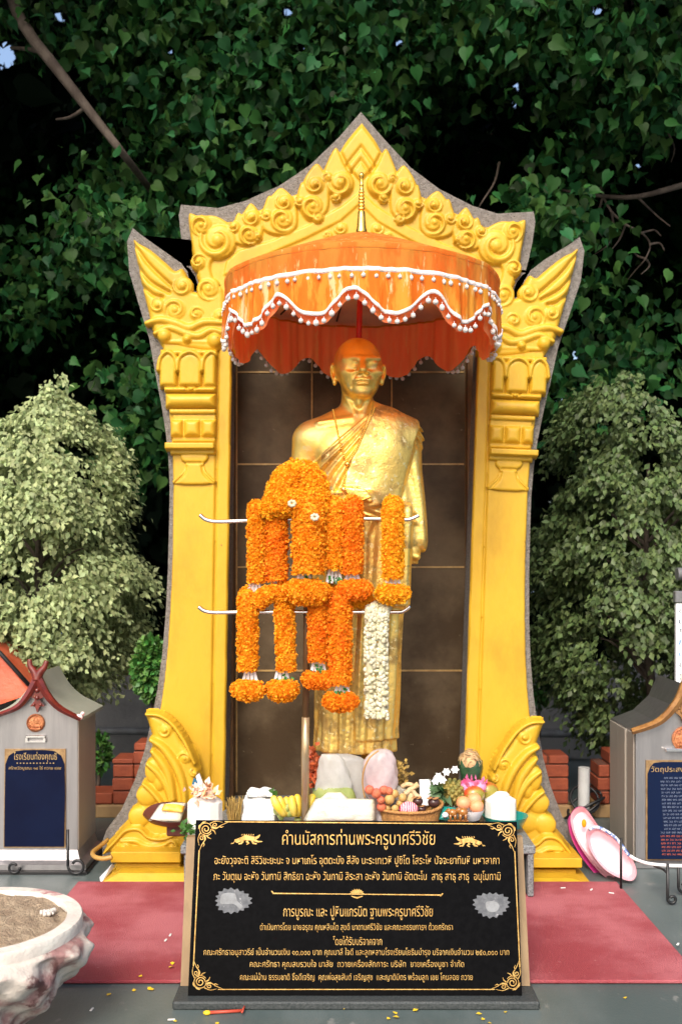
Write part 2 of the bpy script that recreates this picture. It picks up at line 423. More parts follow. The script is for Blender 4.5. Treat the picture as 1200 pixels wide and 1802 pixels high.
HOLES = [(8, 92, 17), (14, 110, 14), (106, 34, 11), (52, 60, 6), (1052, 18, 9), (1105, 12, 8), (1165, 20, 8), (909, 152, 6), (905, 186, 4), (831, 318, 5), (817, 320, 3), (505, 20, 7), (528, 84, 5), (160, 258, 5), (1120, 290, 6), (300, 90, 4), (700, 75, 4), (452, 68, 4)]
def open_gaps(v, q):
    """leave a few openings in the foliage where the sky shows between branches"""
    c = v[q].mean(1); px = 600 + c[:, 0] * F / c[:, 1]; py = 1000 - (c[:, 2] - HC) * F / c[:, 1]; keep = np.ones(len(q), bool)
    for a, b, r in HOLES: keep &= (px - a) ** 2 + (py - b) ** 2 > (r + 5) ** 2
    return v, q[keep]
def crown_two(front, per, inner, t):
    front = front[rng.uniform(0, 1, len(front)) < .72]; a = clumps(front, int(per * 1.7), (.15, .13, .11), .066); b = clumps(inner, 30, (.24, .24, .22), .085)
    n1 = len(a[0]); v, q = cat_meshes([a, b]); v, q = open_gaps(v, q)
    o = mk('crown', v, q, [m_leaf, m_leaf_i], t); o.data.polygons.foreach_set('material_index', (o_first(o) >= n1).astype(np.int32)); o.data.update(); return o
def o_first(o):
    n = len(o.data.polygons); ls = np.zeros(n, np.int32); o.data.polygons.foreach_get('loop_start', ls); vi = np.zeros(len(o.data.loops), np.int32); o.data.loops.foreach_get('vertex_index', vi); return vi[ls]
# big bodhi tree on the left: leaning limb seen top left, crown over the shrine
tL = empty('bodhi_tree', (-3.4, 7.4, 0), 'large leafy tree with a leaning pale limb, behind the left of the shrine', 'tree')
mb = MB()
limb(mb, [(-3.9, 7.4, -.05), (-4.2, 7.3, 1.5), (-4.3, 7.1, 3.4), W(-60, -260, 6.7)], .24, .13)
limb(mb, [W(-60, -260, 6.7), W(20, -10, 5.6), W(52, 58, 5.3), W(98, 118, 5.2), W(140, 172, 5.2), W(182, 226, 5.2), W(226, 282, 5.25), W(300, 380, 6.0)], .036, .017)
limb(mb, [(-4.3, 7.1, 3.4), (-2.6, 6.9, 5.0), (.3, 6.6, 5.2)], .12, .04)
limb(mb, [W(90, 100, 5.25), W(60, 88, 5.4), W(20, 84, 5.6)], .018, .007)
limb(mb, [W(150, 190, 5.2), W(125, 206, 5.3), W(100, 210, 5.5)], .012, .005)
mb.build('trunk', m_bark, tL, smooth=True, auto=60)
front = px_clumps([(430, 100, 210, 120, 5.2, 5.9, 120), (560, 120, 90, 140, 5.0, 5.5, 60), (470, 230, 110, 70, 5.2, 5.9, 40), (290, 350, 120, 60, 5.7, 6.4, 46), (300, 130, 70, 90, 5.6, 6.2, 30),
                   (215, 430, 60, 50, 5.2, 5.6, 24), (30, 30, 70, 40, 5.8, 6.4, 14), (330, 25, 280, 40, 5.3, 6.0, 50), (50, 560, 70, 70, 6.0, 6.8, 10), (110, 470, 90, 60, 6.2, 6.8, 10), (262, 690, 24, 70, 5.2, 5.5, 15), (268, 800, 20, 30, 5.2, 5.4, 6)])
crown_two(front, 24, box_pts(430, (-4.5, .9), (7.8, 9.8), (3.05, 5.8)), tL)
# right bodhi tree with bare twigs
tR = empty('bodhi_tree', (3.5, 7.6, 0), 'large leafy tree with bare brown twigs, behind the right of the shrine', 'tree')
mb = MB()
limb(mb, [(3.5, 7.6, -.05), (3.4, 7.5, 1.6), (3.2, 7.2, 3.0), (2.6, 7.0, 4.4), (1.2, 6.6, 5.2)], .24, .05)
limb(mb, [(3.4, 7.5, 2.2), W(1330, 290, 6.2), W(1200, 326, 5.6), W(1120, 346, 5.5), W(1060, 345, 5.5), W(1000, 337, 5.5), W(975, 330, 5.5)], .022, .005)
tw = [[(1060, 345), (1075, 372), (1100, 395), (1128, 410), (1143, 430), (1135, 455), (1118, 475), (1104, 492)], [(1060, 345), (1052, 375), (1048, 400), (1062, 420)],
      [(1075, 372), (1078, 400), (1070, 430), (1045, 448)], [(1120, 346), (1150, 375), (1178, 398)], [(1050, 385), (1030, 388), (1018, 396)], [(1143, 430), (1160, 428), (1168, 440)],
      [(1135, 455), (1120, 450), (1112, 440)], [(1062, 345), (1054, 320), (1052, 305)], [(1100, 395), (1090, 420), (1075, 440)], [(1128, 410), (1150, 405), (1162, 415)],
      [(1200, 208), (1165, 216), (1130, 232), (1095, 245)], [(1165, 216), (1178, 240), (1186, 262), (1180, 285)], [(1135, 455), (1142, 468), (1128, 482)], [(878, 286), (870, 320), (850, 352), (838, 372)]]
for t in tw: limb(mb, [W(a, b, 5.5 + .06 * math.sin(i * 2.1)) for i, (a, b) in enumerate(t)], .0075, .0025, 6, 4)
mb.build('trunk', m_bark, tR, smooth=True, auto=60)
front = px_clumps([(1000, 30, 210, 50, 4.9, 5.5, 70), (1090, 110, 110, 100, 4.9, 5.4, 52), (760, 60, 150, 80, 5.5, 6.2, 54), (700, 150, 100, 70, 5.8, 6.4, 26), (1080, 210, 70, 60, 5.3, 5.8, 16),
                   (965, 400, 40, 50, 5.2, 5.5, 16), (1030, 480, 22, 30, 5.2, 5.4, 6), (980, 690, 22, 26, 5.1, 5.4, 8), (1060, 640, 110, 30, 5.6, 6.2, 14), (985, 330, 30, 30, 5.4, 5.7, 4), (1140, 560, 50, 70, 6.2, 7, 6)])
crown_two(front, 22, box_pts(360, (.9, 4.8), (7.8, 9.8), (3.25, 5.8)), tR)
# far tree, its mostly unseen canopy extended forward to block sky light; wood beyond
tB = empty('shade_tree', (.2, 10.2, 0), 'tall shade tree far behind the shrine with darkened canopy added overhead to block sky light', 'tree')
mb = MB(); limb(mb, [(.2, 10.2, -.05), (.3, 10.1, 2.5), (.1, 9.8, 4.5), (.2, 8.5, 6.0)], .3, .1)
limb(mb, [(.1, 9.8, 4.5), (-2.5, 9.2, 5.8)], .12, .05); limb(mb, [(.1, 9.8, 4.5), (2.8, 9.3, 5.8)], .12, .05)
mb.build('trunk', m_bark, tB, smooth=True, auto=60)
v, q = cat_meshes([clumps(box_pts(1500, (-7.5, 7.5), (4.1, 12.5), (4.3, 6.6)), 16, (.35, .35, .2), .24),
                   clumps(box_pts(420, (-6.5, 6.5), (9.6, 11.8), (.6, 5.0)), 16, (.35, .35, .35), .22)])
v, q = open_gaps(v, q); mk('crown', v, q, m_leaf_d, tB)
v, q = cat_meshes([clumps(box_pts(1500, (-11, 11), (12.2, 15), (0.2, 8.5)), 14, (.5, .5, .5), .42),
                   clumps(box_pts(300, (-11, -7), (6, 12), (0.2, 7.5)), 14, (.5, .5, .5), .42), clumps(box_pts(300, (7, 11), (6, 12), (0.2, 7.5)), 14, (.5, .5, .5), .42)])  # side thickets out of view, added to close off sky light
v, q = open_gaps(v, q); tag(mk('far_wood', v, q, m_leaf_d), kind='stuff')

# clipped pale bushes either side
m_bushL = mat('variegated_leaf', (.40, .47, .22), .6, island=(.6, 1.25, .02), trans=.32)
m_bushR = mat('weeping_leaf', (.10, .15, .048), .55, island=(.5, 1.35, .02), trans=.22)
def bush(outline, Y, dx, dep, n_tw, per, leaf, m, label, trunkpx, name='weeping_bush', inner=.55):
    """outline rows (py, px_left, px_right); drooping twigs start on the shell of the crown"""
    o = np.array(outline, float); base = W(trunkpx, 0, Y)
    t = empty(name, (base[0], Y, 0), label, 'bush')
    py = rng.uniform(o[0, 0], o[-1, 0], n_tw * 3)
    l = np.interp(py, o[:, 0], o[:, 1]); r = np.interp(py, o[:, 0], o[:, 2])
    keep = rng.uniform(0, 1, len(py)) < (r - l) / (r - l).max(); py, l, r = py[keep][:n_tw], l[keep][:n_tw], r[keep][:n_tw]
    # twigs gather in tufts on the shell, with gaps between and a few stray shoots
    nt = n_tw // 15; tp = py[:nt]; ta = rng.uniform(-np.pi, np.pi, nt); tr_ = rng.uniform(.72, 1.06, nt)
    k_ = rng.integers(0, nt, n_tw); n = n_tw
    py = tp[k_] + rng.normal(size=n) * 17; a = ta[k_] + rng.normal(size=n) * .17
    l = np.interp(py, o[:, 0], o[:, 1]); r = np.interp(py, o[:, 0], o[:, 2])
    rad = tr_[k_] * np.where(rng.uniform(0, 1, n) < .72, rng.uniform(.88, 1.04, n), rng.uniform(inner, .9, n)) + (rng.uniform(0, 1, n) < .02) * .08
    hx = (r - l) / 2 * Y / F * rad; cx = ((l + r) / 2 - 600) * Y / F
    c = np.stack([cx + hx * np.sin(a), Y - hx * np.cos(a) * dep, HC - (py - 1000) * Y / F], 1)
    out = np.stack([np.sin(a), -np.cos(a) * dep, np.zeros(n)], 1)
    k = per; L = rng.uniform(.07, .19, n)
    s = np.tile(np.linspace(0, 1, k), (n, 1)) + rng.uniform(-.05, .05, (n, k))
    P = c[:, None, :] + out[:, None, :] * (s * L[:, None] * .75)[..., None] + np.array([0, 0, 1.0]) * ((.28 * s - .75 * s ** 2) * L[:, None])[..., None] + rng.normal(size=(n, k, 3)) * .016
    P = P.reshape(-1, 3); no = np.repeat(out, k, 0); N_ = len(P)
    tip = no * .5 + rng.normal(size=(N_, 3)) * .45; tip[:, 2] -= .75
    nr = no * .9 + rng.normal(size=(N_, 3)) * .45; nr[:, 2] += .7
    v, q = leaves(P, tip, nr, leaf * rng.uniform(.7, 1.25, N_), LANCE * np.array([1.5, 1, 1]))
    mk('crown', v, q, m, t)
    mb = MB(); zt = HC - (o[0, 0] + 120 - 1000) * Y / F
    limb(mb, [(base[0], Y, -.02), (base[0] + .02, Y, .45), (base[0] - .01, Y + .01, .9), (base[0], Y, zt)], .035, .008)
    for i in range(26):
        zz = rng.uniform(.55, zt - .2); aa = rng.uniform(0, 6.28); rr = rng.uniform(.2, .33)
        limb(mb, [(base[0], Y, zz), (base[0] + rr * .6 * math.cos(aa), Y + rr * .6 * math.sin(aa), zz + .16), (base[0] + rr * math.cos(aa), Y + rr * math.sin(aa), zz + .2)], .010, .003, 5, 4)
    mb.build('trunk', m_bark, t, smooth=True, auto=60)
    return t
bush([(702, 70, 110), (725, 40, 150), (760, -10, 170), (800, -30, 190), (850, -55, 205), (900, -80, 205), (960, -100, 220), (1020, -110, 240), (1080, -110, 250), (1130, -105, 235), (1175, -90, 215), (1222, -30, 185)],
     4.75, 0, .95, 1900, 26, .030, m_bushL, 'pale green variegated bush behind the metal box with the red gable', 70)
bush([(695, 1035, 1200), (725, 1010, 1240), (770, 1000, 1265), (830, 995, 1285), (880, 975, 1300), (930, 962, 1310), (1000, 965, 1320), (1060, 968, 1325), (1130, 962, 1320), (1190, 990, 1300), (1240, 998, 1270), (1282, 1050, 1200)],
     4.75, 0, .9, 2300, 24, .033, m_bushR, 'darker green weeping bush behind the metal box with the brown gable', 1140)
m_shrub = mat('shrub_leaf', (.07, .19, .035), .5, island=(.5, 1.5, .03), trans=.2)
def shrub(px, py, rx, ry, Y, n, label, zbase):
    c = W(px, py, Y); t = empty('small_shrub', (c[0], Y, zbase), label, 'shrub')
    u = rnd(n); u /= np.linalg.norm(u, axis=1)[:, None]; rad = rng.uniform(.55, 1.05, n)[:, None]
    P = np.array(c) + u * rad * np.array([rx, rx, ry]) * Y / F
    v, q = leaves(P, u + rnd(n, .5), u + rnd(n, .4) + np.array([0, 0, .5]), .030 * rng.uniform(.6, 1.3, n), LANCE * np.array([1.7, 1, 1]))
    mk('crown', v, q, m_shrub, t)
    mb = MB(); limb(mb, [(c[0], Y, zbase), (c[0] + .01, Y, (zbase + c[2]) / 2), (c[0], Y, c[2])], .012, .005, 6); mb.build('trunk', m_bark, t, smooth=True)
shrub(266, 1178, 28, 54, 4.45, 1500, 'small bright green shrub just left of the shrine pillar', .0)
shrub(172, 1325, 20, 34, 4.72, 450, 'little green plant growing in the left brick planter', .1)
shrub(945, 1195, 22, 50, 5.2, 800, 'small dark green shrub just right of the shrine pillar', .0)
# ================================================================ SHRINE ARCH
YS = 3.90
m_yel = mat('yellow_gloss_paint', (.57, .338, .020), .46, c2=(.42, .235, .014), scale=5, lo=.42, hi=.78, bump=.22, bscale=45, c3=(.30, .17, .03), c3scale=26, c3t=.69, coat=.05, stretch=(1, 1, .45), spec=.35)
m_grey = mat('rough_cement', (.22, .195, .175), .95, c2=(.34, .31, .28), scale=60, bump=1.0, bscale=190, c3=(.07, .06, .05), c3scale=150, c3t=.58, bdist=.02)
shrine = empty('shrine_arch', (0.03, YS, 0), 'tall yellow shrine arch with carved flame gable and grey cement back', 'shrine')
OUT = [(635, 197), (595, 243), (545, 291), (491, 327), (430, 354), (384, 366), (319, 360), (315, 378), (318, 410), (323, 440), (329, 468), (333, 492), (341, 511), (347, 513), (349, 503), (344, 487), (334, 472),
       (320, 464), (296, 444), (250, 414), (234, 401), (224, 425), (228, 479), (246, 540), (263, 596), (274, 659), (284, 710), (292, 760), (297, 810), (299, 860), (298, 920), (296, 1000), (292, 1080), (286, 1150), (278, 1210), (268, 1262), (255, 1320), (238, 1372), (214, 1425), (188, 1460), (181, 1480), (181, 1512)]
OUT = np.array(OUT, float)
def xin(y): return 408 - .016 * (y - 640)
inn = [(xin(1512), 1512), (xin(1000), 1000), (xin(640), 500), (xin(640) + 18, 486)]
Lo = np.concatenate([OUT, np.array(inn)])
Ro = mir(Lo)[1:]
outline = np.concatenate([Lo, Ro[::-1]])
outline[:, 1] = np.where(outline[:, 1] > 1500, 1000 + HC * F / YS, outline[:, 1])
outl = outline
MB().prism(Wa(outl[:, 0], outl[:, 1], YS), Wa(outl[:, 0], outl[:, 1], YS) + np.array([0, .16, 0])).build('cement_slab', m_grey, shrine)

# --- carved gable and side wings
GB = catmull([(637, 217), (610, 249), (597, 270), (574, 303), (548, 322), (524, 342), (494, 352), (464, 368), (434, 380), (408, 392), (380, 386), (350, 386)], 4)
BASE = np.concatenate([[(700, 217)], GB, [(342, 400), (338, 440), (343, 470), (352, 500), (352, 522), (338, 522), (326, 505), (322, 540), (300, 560), (268, 545), (268, 580), (282, 604), (290, 618), (420, 618), (420, 640), (700, 640)]])
def leafpoly(P, n=5, k=1.0):
    P = np.asarray(P, float); c = P.mean(0); return catmull(c + (P - c) * k, n, True)
FLAMES = [  # outline, then curls (cx,cy,R,dir,phase)
    ([(592, 270), (577, 294), (571, 314), (577, 337), (594, 349), (612, 343), (620, 322), (606, 299)], [(599, 328, 20, 1, .1)]),
    ([(558, 299), (542, 314), (532, 335), (526, 356), (531, 372), (541, 386), (557, 388), (573, 374), (577, 350), (573, 322)], [(555, 331, 15, 1, .2), (551, 369, 18, -1, .4)]),
    ([(531, 326), (524, 345), (526, 362), (540, 360), (538, 340)], []),
    ([(495, 340), (480, 352), (468, 368), (463, 390), (468, 406), (485, 414), (505, 414), (519, 402), (521, 380), (514, 356)], [(501, 362, 14, 1, .2), (498, 392, 19, -1, .4)]),
    ([(474, 349), (467, 364), (470, 384), (484, 378), (484, 358)], []),
    ([(442, 366), (430, 380), (420, 396), (416, 416), (420, 430), (440, 434), (456, 426), (462, 406), (456, 382)], [(445, 389, 14, 1, .2), (440, 418, 16, -1, .4)]),
    ([(421, 379), (414, 392), (416, 412), (430, 408), (432, 390)], []),
    ([(333, 380), (352, 382), (380, 382), (404, 396), (412, 418), (402, 446), (378, 462), (374, 478), (382, 500), (392, 520), (360, 520), (350, 490), (344, 462), (338, 430)], [(357, 402, 17, -1, .3), (385, 428, 29, 1, .2), (352, 466, 13, 1, .5)]),
]
WING = [(236, 424), (246, 430), (262, 438), (280, 452), (298, 468), (310, 478), (323, 474), (336, 498), (342, 514), (356, 512), (346, 486), (360, 482), (378, 496), (396, 512), (400, 560), (404, 600), (384, 622), (336, 618), (300, 610), (284, 604), (270, 580), (262, 548), (252, 508), (243, 464)]
def gable_h(X, Y):
    H = plate(BASE, X, Y, 9, 5)
    # apex diamond
    H = np.maximum(H, plate([(637, 222), (612, 252), (598, 272), (612, 300), (637, 330), (700, 330), (700, 222)], X, Y, 14, 6))
    for P in ([(637, 262), (613, 292), (605, 302)], [(637, 284), (620, 306), (614, 316)]):
        d, t = sdline(P, X, Y); H = H + np.where(d < 5, -3.5 * (np.cos(d / 5 * np.pi) + 1) / 2, 0)
        H = H + np.where((X > 600) & (Y > P[0][1]) & (d < 12), 1.5, 0) * 0
    # plain raking band under the flames
    H = np.maximum(H, plate([(637, 335), (600, 365), (540, 398), (480, 424), (420, 442), (398, 462), (392, 490), (412, 486), (470, 455), (540, 425), (600, 395), (637, 362), (700, 362), (700, 335)], X, Y, 12, 5))
    for cx, cy, R, s, p in ((600, 405, 12, 1, .2), (578, 418, 8, -1, .3)): H = np.maximum(H, curl(X, Y, cx, cy, R, s, p, 9, 6))
    for P, cs in FLAMES:
        H = np.maximum(H, plate(leafpoly(P, 5, 1.17 if P[0][0] > 340 else 1.0), X, Y, 15, 6))
        for cx, cy, R, s_, ph in cs: H = np.maximum(H, curl(X, Y, cx, cy, R * 1.12, s_, ph, 14, 11))
    for c in ((529, 360, 10, 1, .2), (470, 384, 10, 1, .2), (414, 404, 11, 1, .2), (577, 318, 9, -1, .3), (508, 396, 8, -1, .3), (455, 420, 8, -1, .4), (560, 388, 10, 1, .5), (592, 352, 9, 1, .1)): H = np.maximum(H, curl(X, Y, *c, 15, 7))
    # wing
    w = plate(leafpoly(WING, 3), X, Y, 14, 10)
    for P in ([(238, 432), (262, 466), (290, 494), (306, 508)], [(244, 470), (266, 498), (300, 518)], [(252, 506), (272, 522), (288, 526)]):
        w = groove(w, catmull(P, 4), X, Y, 3.2, 7)
    H = np.maximum(H, w)
    for c in ((324, 507, 18, 1, .2), (369, 512, 21, -1, .4), (281, 541, 14, 1, .3), (311, 549, 20, -1, .2), (388, 560, 14, 1, .1), (348, 556, 13, 1, .6)): H = np.maximum(H, curl(X, Y, *c, 13, 8))
    for P, r, h in (([(262, 572), (285, 566), (312, 572), (335, 580), (362, 570), (398, 572)], 8, 8), ([(276, 590), (300, 580), (330, 590), (352, 594), (375, 584), (402, 592)], 7, 8), ([(290, 604), (330, 604), (400, 606)], 5, 4)):
        H = np.maximum(H, cord(catmull(P, 5), X, Y, r, h, 11))
    for cx, cy, R in ((292, 594, 12), (332, 600, 8), (380, 602, 13)):
        r = np.hypot(X - cx, Y - cy); H = np.maximum(H, np.where(r < R, 12 + 11 * np.sqrt(np.clip(1 - (r / R) ** 2, 0, 1)), -50))
    op = sdpoly([(xin(640), 500), (xin(640) + 18, 486), (700, 486), (700, 700), (xin(640), 700)], X, Y)
    return np.where(op > 0, np.maximum(H - op * 8, -7), H)
relief('gable_relief', 222, 208, 640, 640, 1.7, YS, gable_h, m_yel, shrine, 'both')

# --- pillars
def pillar_edge(Y): return np.interp(Y, [600, 640, 690, 740, 790, 850, 860, 950, 1020, 1080, 1140, 1200, 1270, 1400, 1520], [288, 290, 295, 300, 304, 306, 306, 305, 303, 300, 296, 290, 280, 262, 240])
def pillar_h(X, Y):
    xo = pillar_edge(Y); xi = xin(Y); xg = xi - 23
    d = np.minimum(X - xo, xi - X); H = 11 * pil(d, 4) + np.minimum(d, 0) * 6
    H = np.where(X > xg, np.minimum(H, 8), H)
    H = H - 6 * np.exp(-((X - xg) / 1.6) ** 2) * (H > 0)
    return H
def cap_h(X, Y):
    xg = xin(Y) - 24
    H = np.full(X.shape, -50.0)
    def band(y0, y1, x0, h, prof=1.0):
        d = np.minimum(np.minimum(Y - y0, y1 - Y), np.minimum(X - x0, xg - X)); w = (y1 - y0) / 2 * prof
        return 11 + h * pil(d, w) + np.minimum(d, 0) * 8 - np.where(d < 0, 10, 0)
    # lotus petals
    for a, b in ((284, 315), (317, 358), (360, 392)):
        P = [(a, 684), (a, 645), (a + 5, 632), ((a + b) / 2, 625), (b - 5, 632), (b, 645), (b, 684)]
        d = np.minimum(sdpoly(catmull(P, 4, False), X, Y), xg - X)
        H = np.maximum(H, 11 + 13 * pil(d, 7) + np.minimum(d, 0) * 6)
        dd, t = sdline(catmull([(a - 1, 655), (a + 3, 634), ((a + b) / 2, 624), (b - 3, 634), (b + 1, 655)], 4), X, Y)
        H = np.maximum(H, np.where((dd < 5) & (X < xg), 13 + 15 * np.sqrt(np.clip(1 - (dd / 5) ** 2, 0, 1)), -50))
    H = np.maximum(H, band(618, 630, 285, 12))
    H = np.maximum(H, band(684, 694, 292, 14)); H = np.maximum(H, band(695, 721, 294, 17)); H = np.maximum(H, band(722, 731, 301, 9, .5))
    H = np.maximum(H, band(731, 780, 306, 4, .1))
    for a, b in ((303, 325), (327, 355), (357, 384)):
        d = np.minimum(np.minimum(X - a, b - X), np.minimum(Y - 741, 771 - Y)); d = np.minimum(d, xg - X)
        H = np.maximum(H, 13 + 12 * pil(d, 10) + np.minimum(d, 0) * 6)
    H = np.maximum(H, band(781, 794, 294, 20, .35))
    H = np.maximum(H, band(794, 802, 302, 8, .6))
    tz = np.stack([np.array([(322, 801), (366, 801), (368, 812), (362, 818), (366, 832), (381, 853), (306, 853), (322, 832), (328, 818), (321, 812)])])[0]
    H = np.maximum(H, 9 + plate(catmull(tz, 3, True), X, Y, 8, 5) * 1.0 - np.where(sdpoly(catmull(tz, 3, True), X, Y) < 0, 12, 0))
    H = groove(H, catmull([(330, 822), (326, 836), (312, 850)], 4), X, Y, 2, 4); H = groove(H, catmull([(358, 822), (362, 836), (376, 850)], 4), X, Y, 2, 4)
    H = groove(H, [(331, 816), (357, 816)], X, Y, 1.8, 4)
    H = groove(H, [(330, 684), (340, 694), (350, 684)], X, Y, 1.6, 5)
    return H
def scroll_h(X, Y):
    P = [(258, 1253), (270, 1250), (284, 1252), (304, 1265), (318, 1282), (327, 1299), (343, 1320), (350, 1345), (353, 1362), (356, 1400), (352, 1450), (330, 1502), (267, 1502), (230, 1500), (189, 1492), (205, 1474), (222, 1452), (236, 1432), (246, 1407), (256, 1390), (259, 1372), (266, 1338), (270, 1300), (264, 1275)]
    H = plate(catmull(P, 4, True), X, Y, 22, 16)
    def arc(P, r, h, b=20): return cord(catmull(P, 6), X, Y, r, h, b)
    H = np.maximum(H, arc([(262, 1254), (284, 1256), (304, 1268), (320, 1288), (334, 1312), (346, 1340)], 4, 7))
    for c in ((295, 1282, 13, 1, .2), (329, 1330, 13, -1, .3), (345, 1356, 8, 1, .4)): H = np.maximum(H, curl(X, Y, *c, 20, 9))
    for P, r in (([(272, 1298), (290, 1310), (306, 1330), (318, 1352), (327, 1380), (330, 1410)], 9), ([(274, 1318), (290, 1338), (302, 1362), (310, 1400)], 9), ([(266, 1340), (284, 1356), (298, 1378), (306, 1404)], 8), ([(258, 1374), (270, 1384), (284, 1400), (292, 1412)], 6)):
        H = np.maximum(H, arc(P, r, 15, 18))
    for cx, cy, rx, ry in ((275, 1352, 16, 22), (264, 1395, 20, 18), (250, 1432, 20, 18), (285, 1372, 10, 16), (300, 1430, 40, 20)):
        k = ((X - cx) / rx) ** 2 + ((Y - cy) / ry) ** 2; H = np.maximum(H, np.where(k < 1, 20 + 8 * np.sqrt(np.clip(1 - k, 0, 1)), -50))
    # wave foot
    H = np.maximum(H, plate(catmull([(189, 1492), (206, 1468), (226, 1446), (250, 1444), (268, 1458), (290, 1464), (316, 1450), (336, 1446), (338, 1502), (268, 1500), (225, 1499)], 4, True), X, Y, 36, 12))
    for P, r in (([(222, 1470), (246, 1470), (262, 1478), (284, 1480), (306, 1472)], 5), ([(232, 1488), (256, 1484), (272, 1492), (296, 1490)], 6), ([(192, 1491), (212, 1470), (230, 1452), (252, 1450), (270, 1464), (296, 1466), (330, 1452)], 4)):
        H = np.maximum(H, arc(P, r, 7, 34))
    for c in ((228, 1481, 14, 1, .2), (310, 1480, 15, -1, .3)): H = np.maximum(H, curl(X, Y, *c, 34, 12))
    return H
for side in ('left', 'right'):
    pn = relief('pillar', 236, 600, 412, 1506, 2.0, YS, pillar_h, m_yel, shrine, side, snap=lambda y: xin(y) + .3)
    relief('capital', 278, 616, 400, 858, 1.6, YS, cap_h, m_yel, pn, side)
    # foot scroll stands well in front of the slab
    YB = 3.82
    relief('foot_scroll', 182, 1244, 362, 1506, 1.7, YB, scroll_h, m_yel, shrine, side)
    P = catmull([(262, 1256), (284, 1254), (304, 1267), (318, 1284), (327, 1301), (341, 1322), (348, 1345), (352, 1400), (348, 1450), (330, 1500), (267, 1500), (230, 1498), (193, 1491), (225, 1452), (238, 1432), (248, 1407), (262, 1372), (269, 1338), (272, 1300), (266, 1275)], 4, True)
    if side == 'right': P = mir(P)
    A = Wa(P[:, 0], P[:, 1], YB - .008); B = A.copy(); B[:, 1] = YS - .012
    MB().prism(A, B).build('scroll_core', m_yel, shrine)
    mb = MB()
    rows = [(195, 318, 1499, 1519, 3.66), (205, 318, 1519, 1534, 3.69), (197, 318, 1534, 1541, 3.67)]
    for x0, x1, y0, y1, yf in rows:
        if side == 'right': x0, x1 = {195: (1024, 925), 205: (1013, 925), 197: (1022, 925)}[x0]; y0 += 11; y1 += 9
        if side == 'right' and y1 > 1549: continue
        a = W(x0, y0, yf); b = W(x1, y1, yf); mb.box(min(a[0], b[0]), max(a[0], b[0]), yf, YS - .02, b[2] + .001, a[2] - .001, .003)
    mb.build('plinth', m_yel, shrine)
    x0, x1 = (176, 338) if side == 'left' else (905, 1040)
    yf = floorY(1556); a = W(x0, 1541 if side == 'left' else 1549.5, yf); b = W(x1, 1556, yf)
    MB().prism([(a[0], yf, 0.0015), (b[0], yf, 0.0015), (b[0], YS - .03, .0015), (a[0], YS - .03, .0015)][::1],
               [(a[0] + (.06 if side == 'left' else .02), yf + .03, a[2]), (b[0] - (.02 if side == 'left' else .07), yf + .03, a[2]), (b[0] - (.02 if side == 'left' else .07), YS - .03, a[2]), (a[0] + (.06 if side == 'left' else .02), YS - .03, a[2])]).build('plinth_base', m_yel, shrine)

# --- tiled niche
YN = 4.16
m_tile = mat('brown_niche_tile', (.052, .031, .014), .5, c2=(.135, .095, .054), scale=2.6, lo=.36, hi=.66, c3=(.19, .15, .10), c3scale=34, c3t=.67, bump=.2, bscale=40, rough2=.6, spec=.2)
m_grout = mat('gold_grout', (.46, .29, .10), .5, c2=(.32, .19, .06), scale=30)
m_reveal = mat('niche_reveal_paint', (.12, .055, .02), .6, c2=(.2, .10, .03), scale=20)
xl, xr = (xin(900) - 600) * YS / F, (mir([(xin(900), 900)])[0, 0] - 600) * YS / F
zt = W(0, 478, YS)[2]
t = MB().box(xl - .02, xr + .02, YN, YN + .05, .0, zt + .05); niche = t.build('niche_back', m_tile, shrine)
mb = MB(); mb.box(xl - .05, xl - .004, YS + .165, YN - .002, 0, zt + .02); mb.box(xr + .004, xr + .05, YS + .165, YN - .002, 0, zt + .02); mb.box(xl - .05, xr + .05, YS + .165, YN - .002, zt + .025, zt + .06)
mb.build('niche_reveal', m_reveal, shrine)
mb = MB()
for py in (655, 817, 998, 1180): z = W(0, py, YN)[2]; mb.box(xl, xr, YN - .004, YN + .01, z - .0035, z + .0035)
for i, px in enumerate((417, 549, 689, 819)): x = W(px, 0, YN)[0]; mb.box(x - .003, x + .003, YN - .0065, YN + .01, 0.2 if i in (0, 3) else W(0, 816, YN)[2], zt)
x = W(541, 0, YN)[0]; mb.box(x - .003, x + .003, YN - .0065, YN + .01, W(0, 1180, YN)[2], W(0, 998, YN)[2])
mb.build('grout', m_grout, niche)
# --- stone sill in front of the niche (carries the offerings)
m_gran = mat('grey_granite', (.13, .14, .14), .5, c2=(.24, .25, .25), scale=120, c3=(.05, .055, .06), c3scale=170, c3t=.55, bump=.2, bscale=120)
YT = 3.40; ZT = W(0, 1488, YT)[2]
sill = empty('stone_altar_step', (.05, YT, 0), 'low grey granite step between the shrine feet, carrying the offerings', 'step')
a, b = W(318, 0, YT)[0], W(942, 0, YT)[0]
MB().box(a, b, YT, YN - .005, ZT - .03, ZT, .004).build('step_top', m_gran, sill)
mb = MB(); mb.box(a + .01, a + .07, YT + .01, YT + .30, .014, ZT - .031, .004); mb.box(b - .025, b - .005, YT + .005, YT + .30, .014, ZT - .031, .003); mb.box(a + .07, b - .105, YT + .02, YT + .06, .014, ZT - .031); mb.box(b - .105, b - .09, YT + .02, YT + .30, .014, ZT - .031)
mb.build('step_side', m_gran, sill)
m_peb = mat('river_pebble', (.25, .23, .20), .5, c2=(.12, .10, .09), scale=20, island=(.4, 1.6))
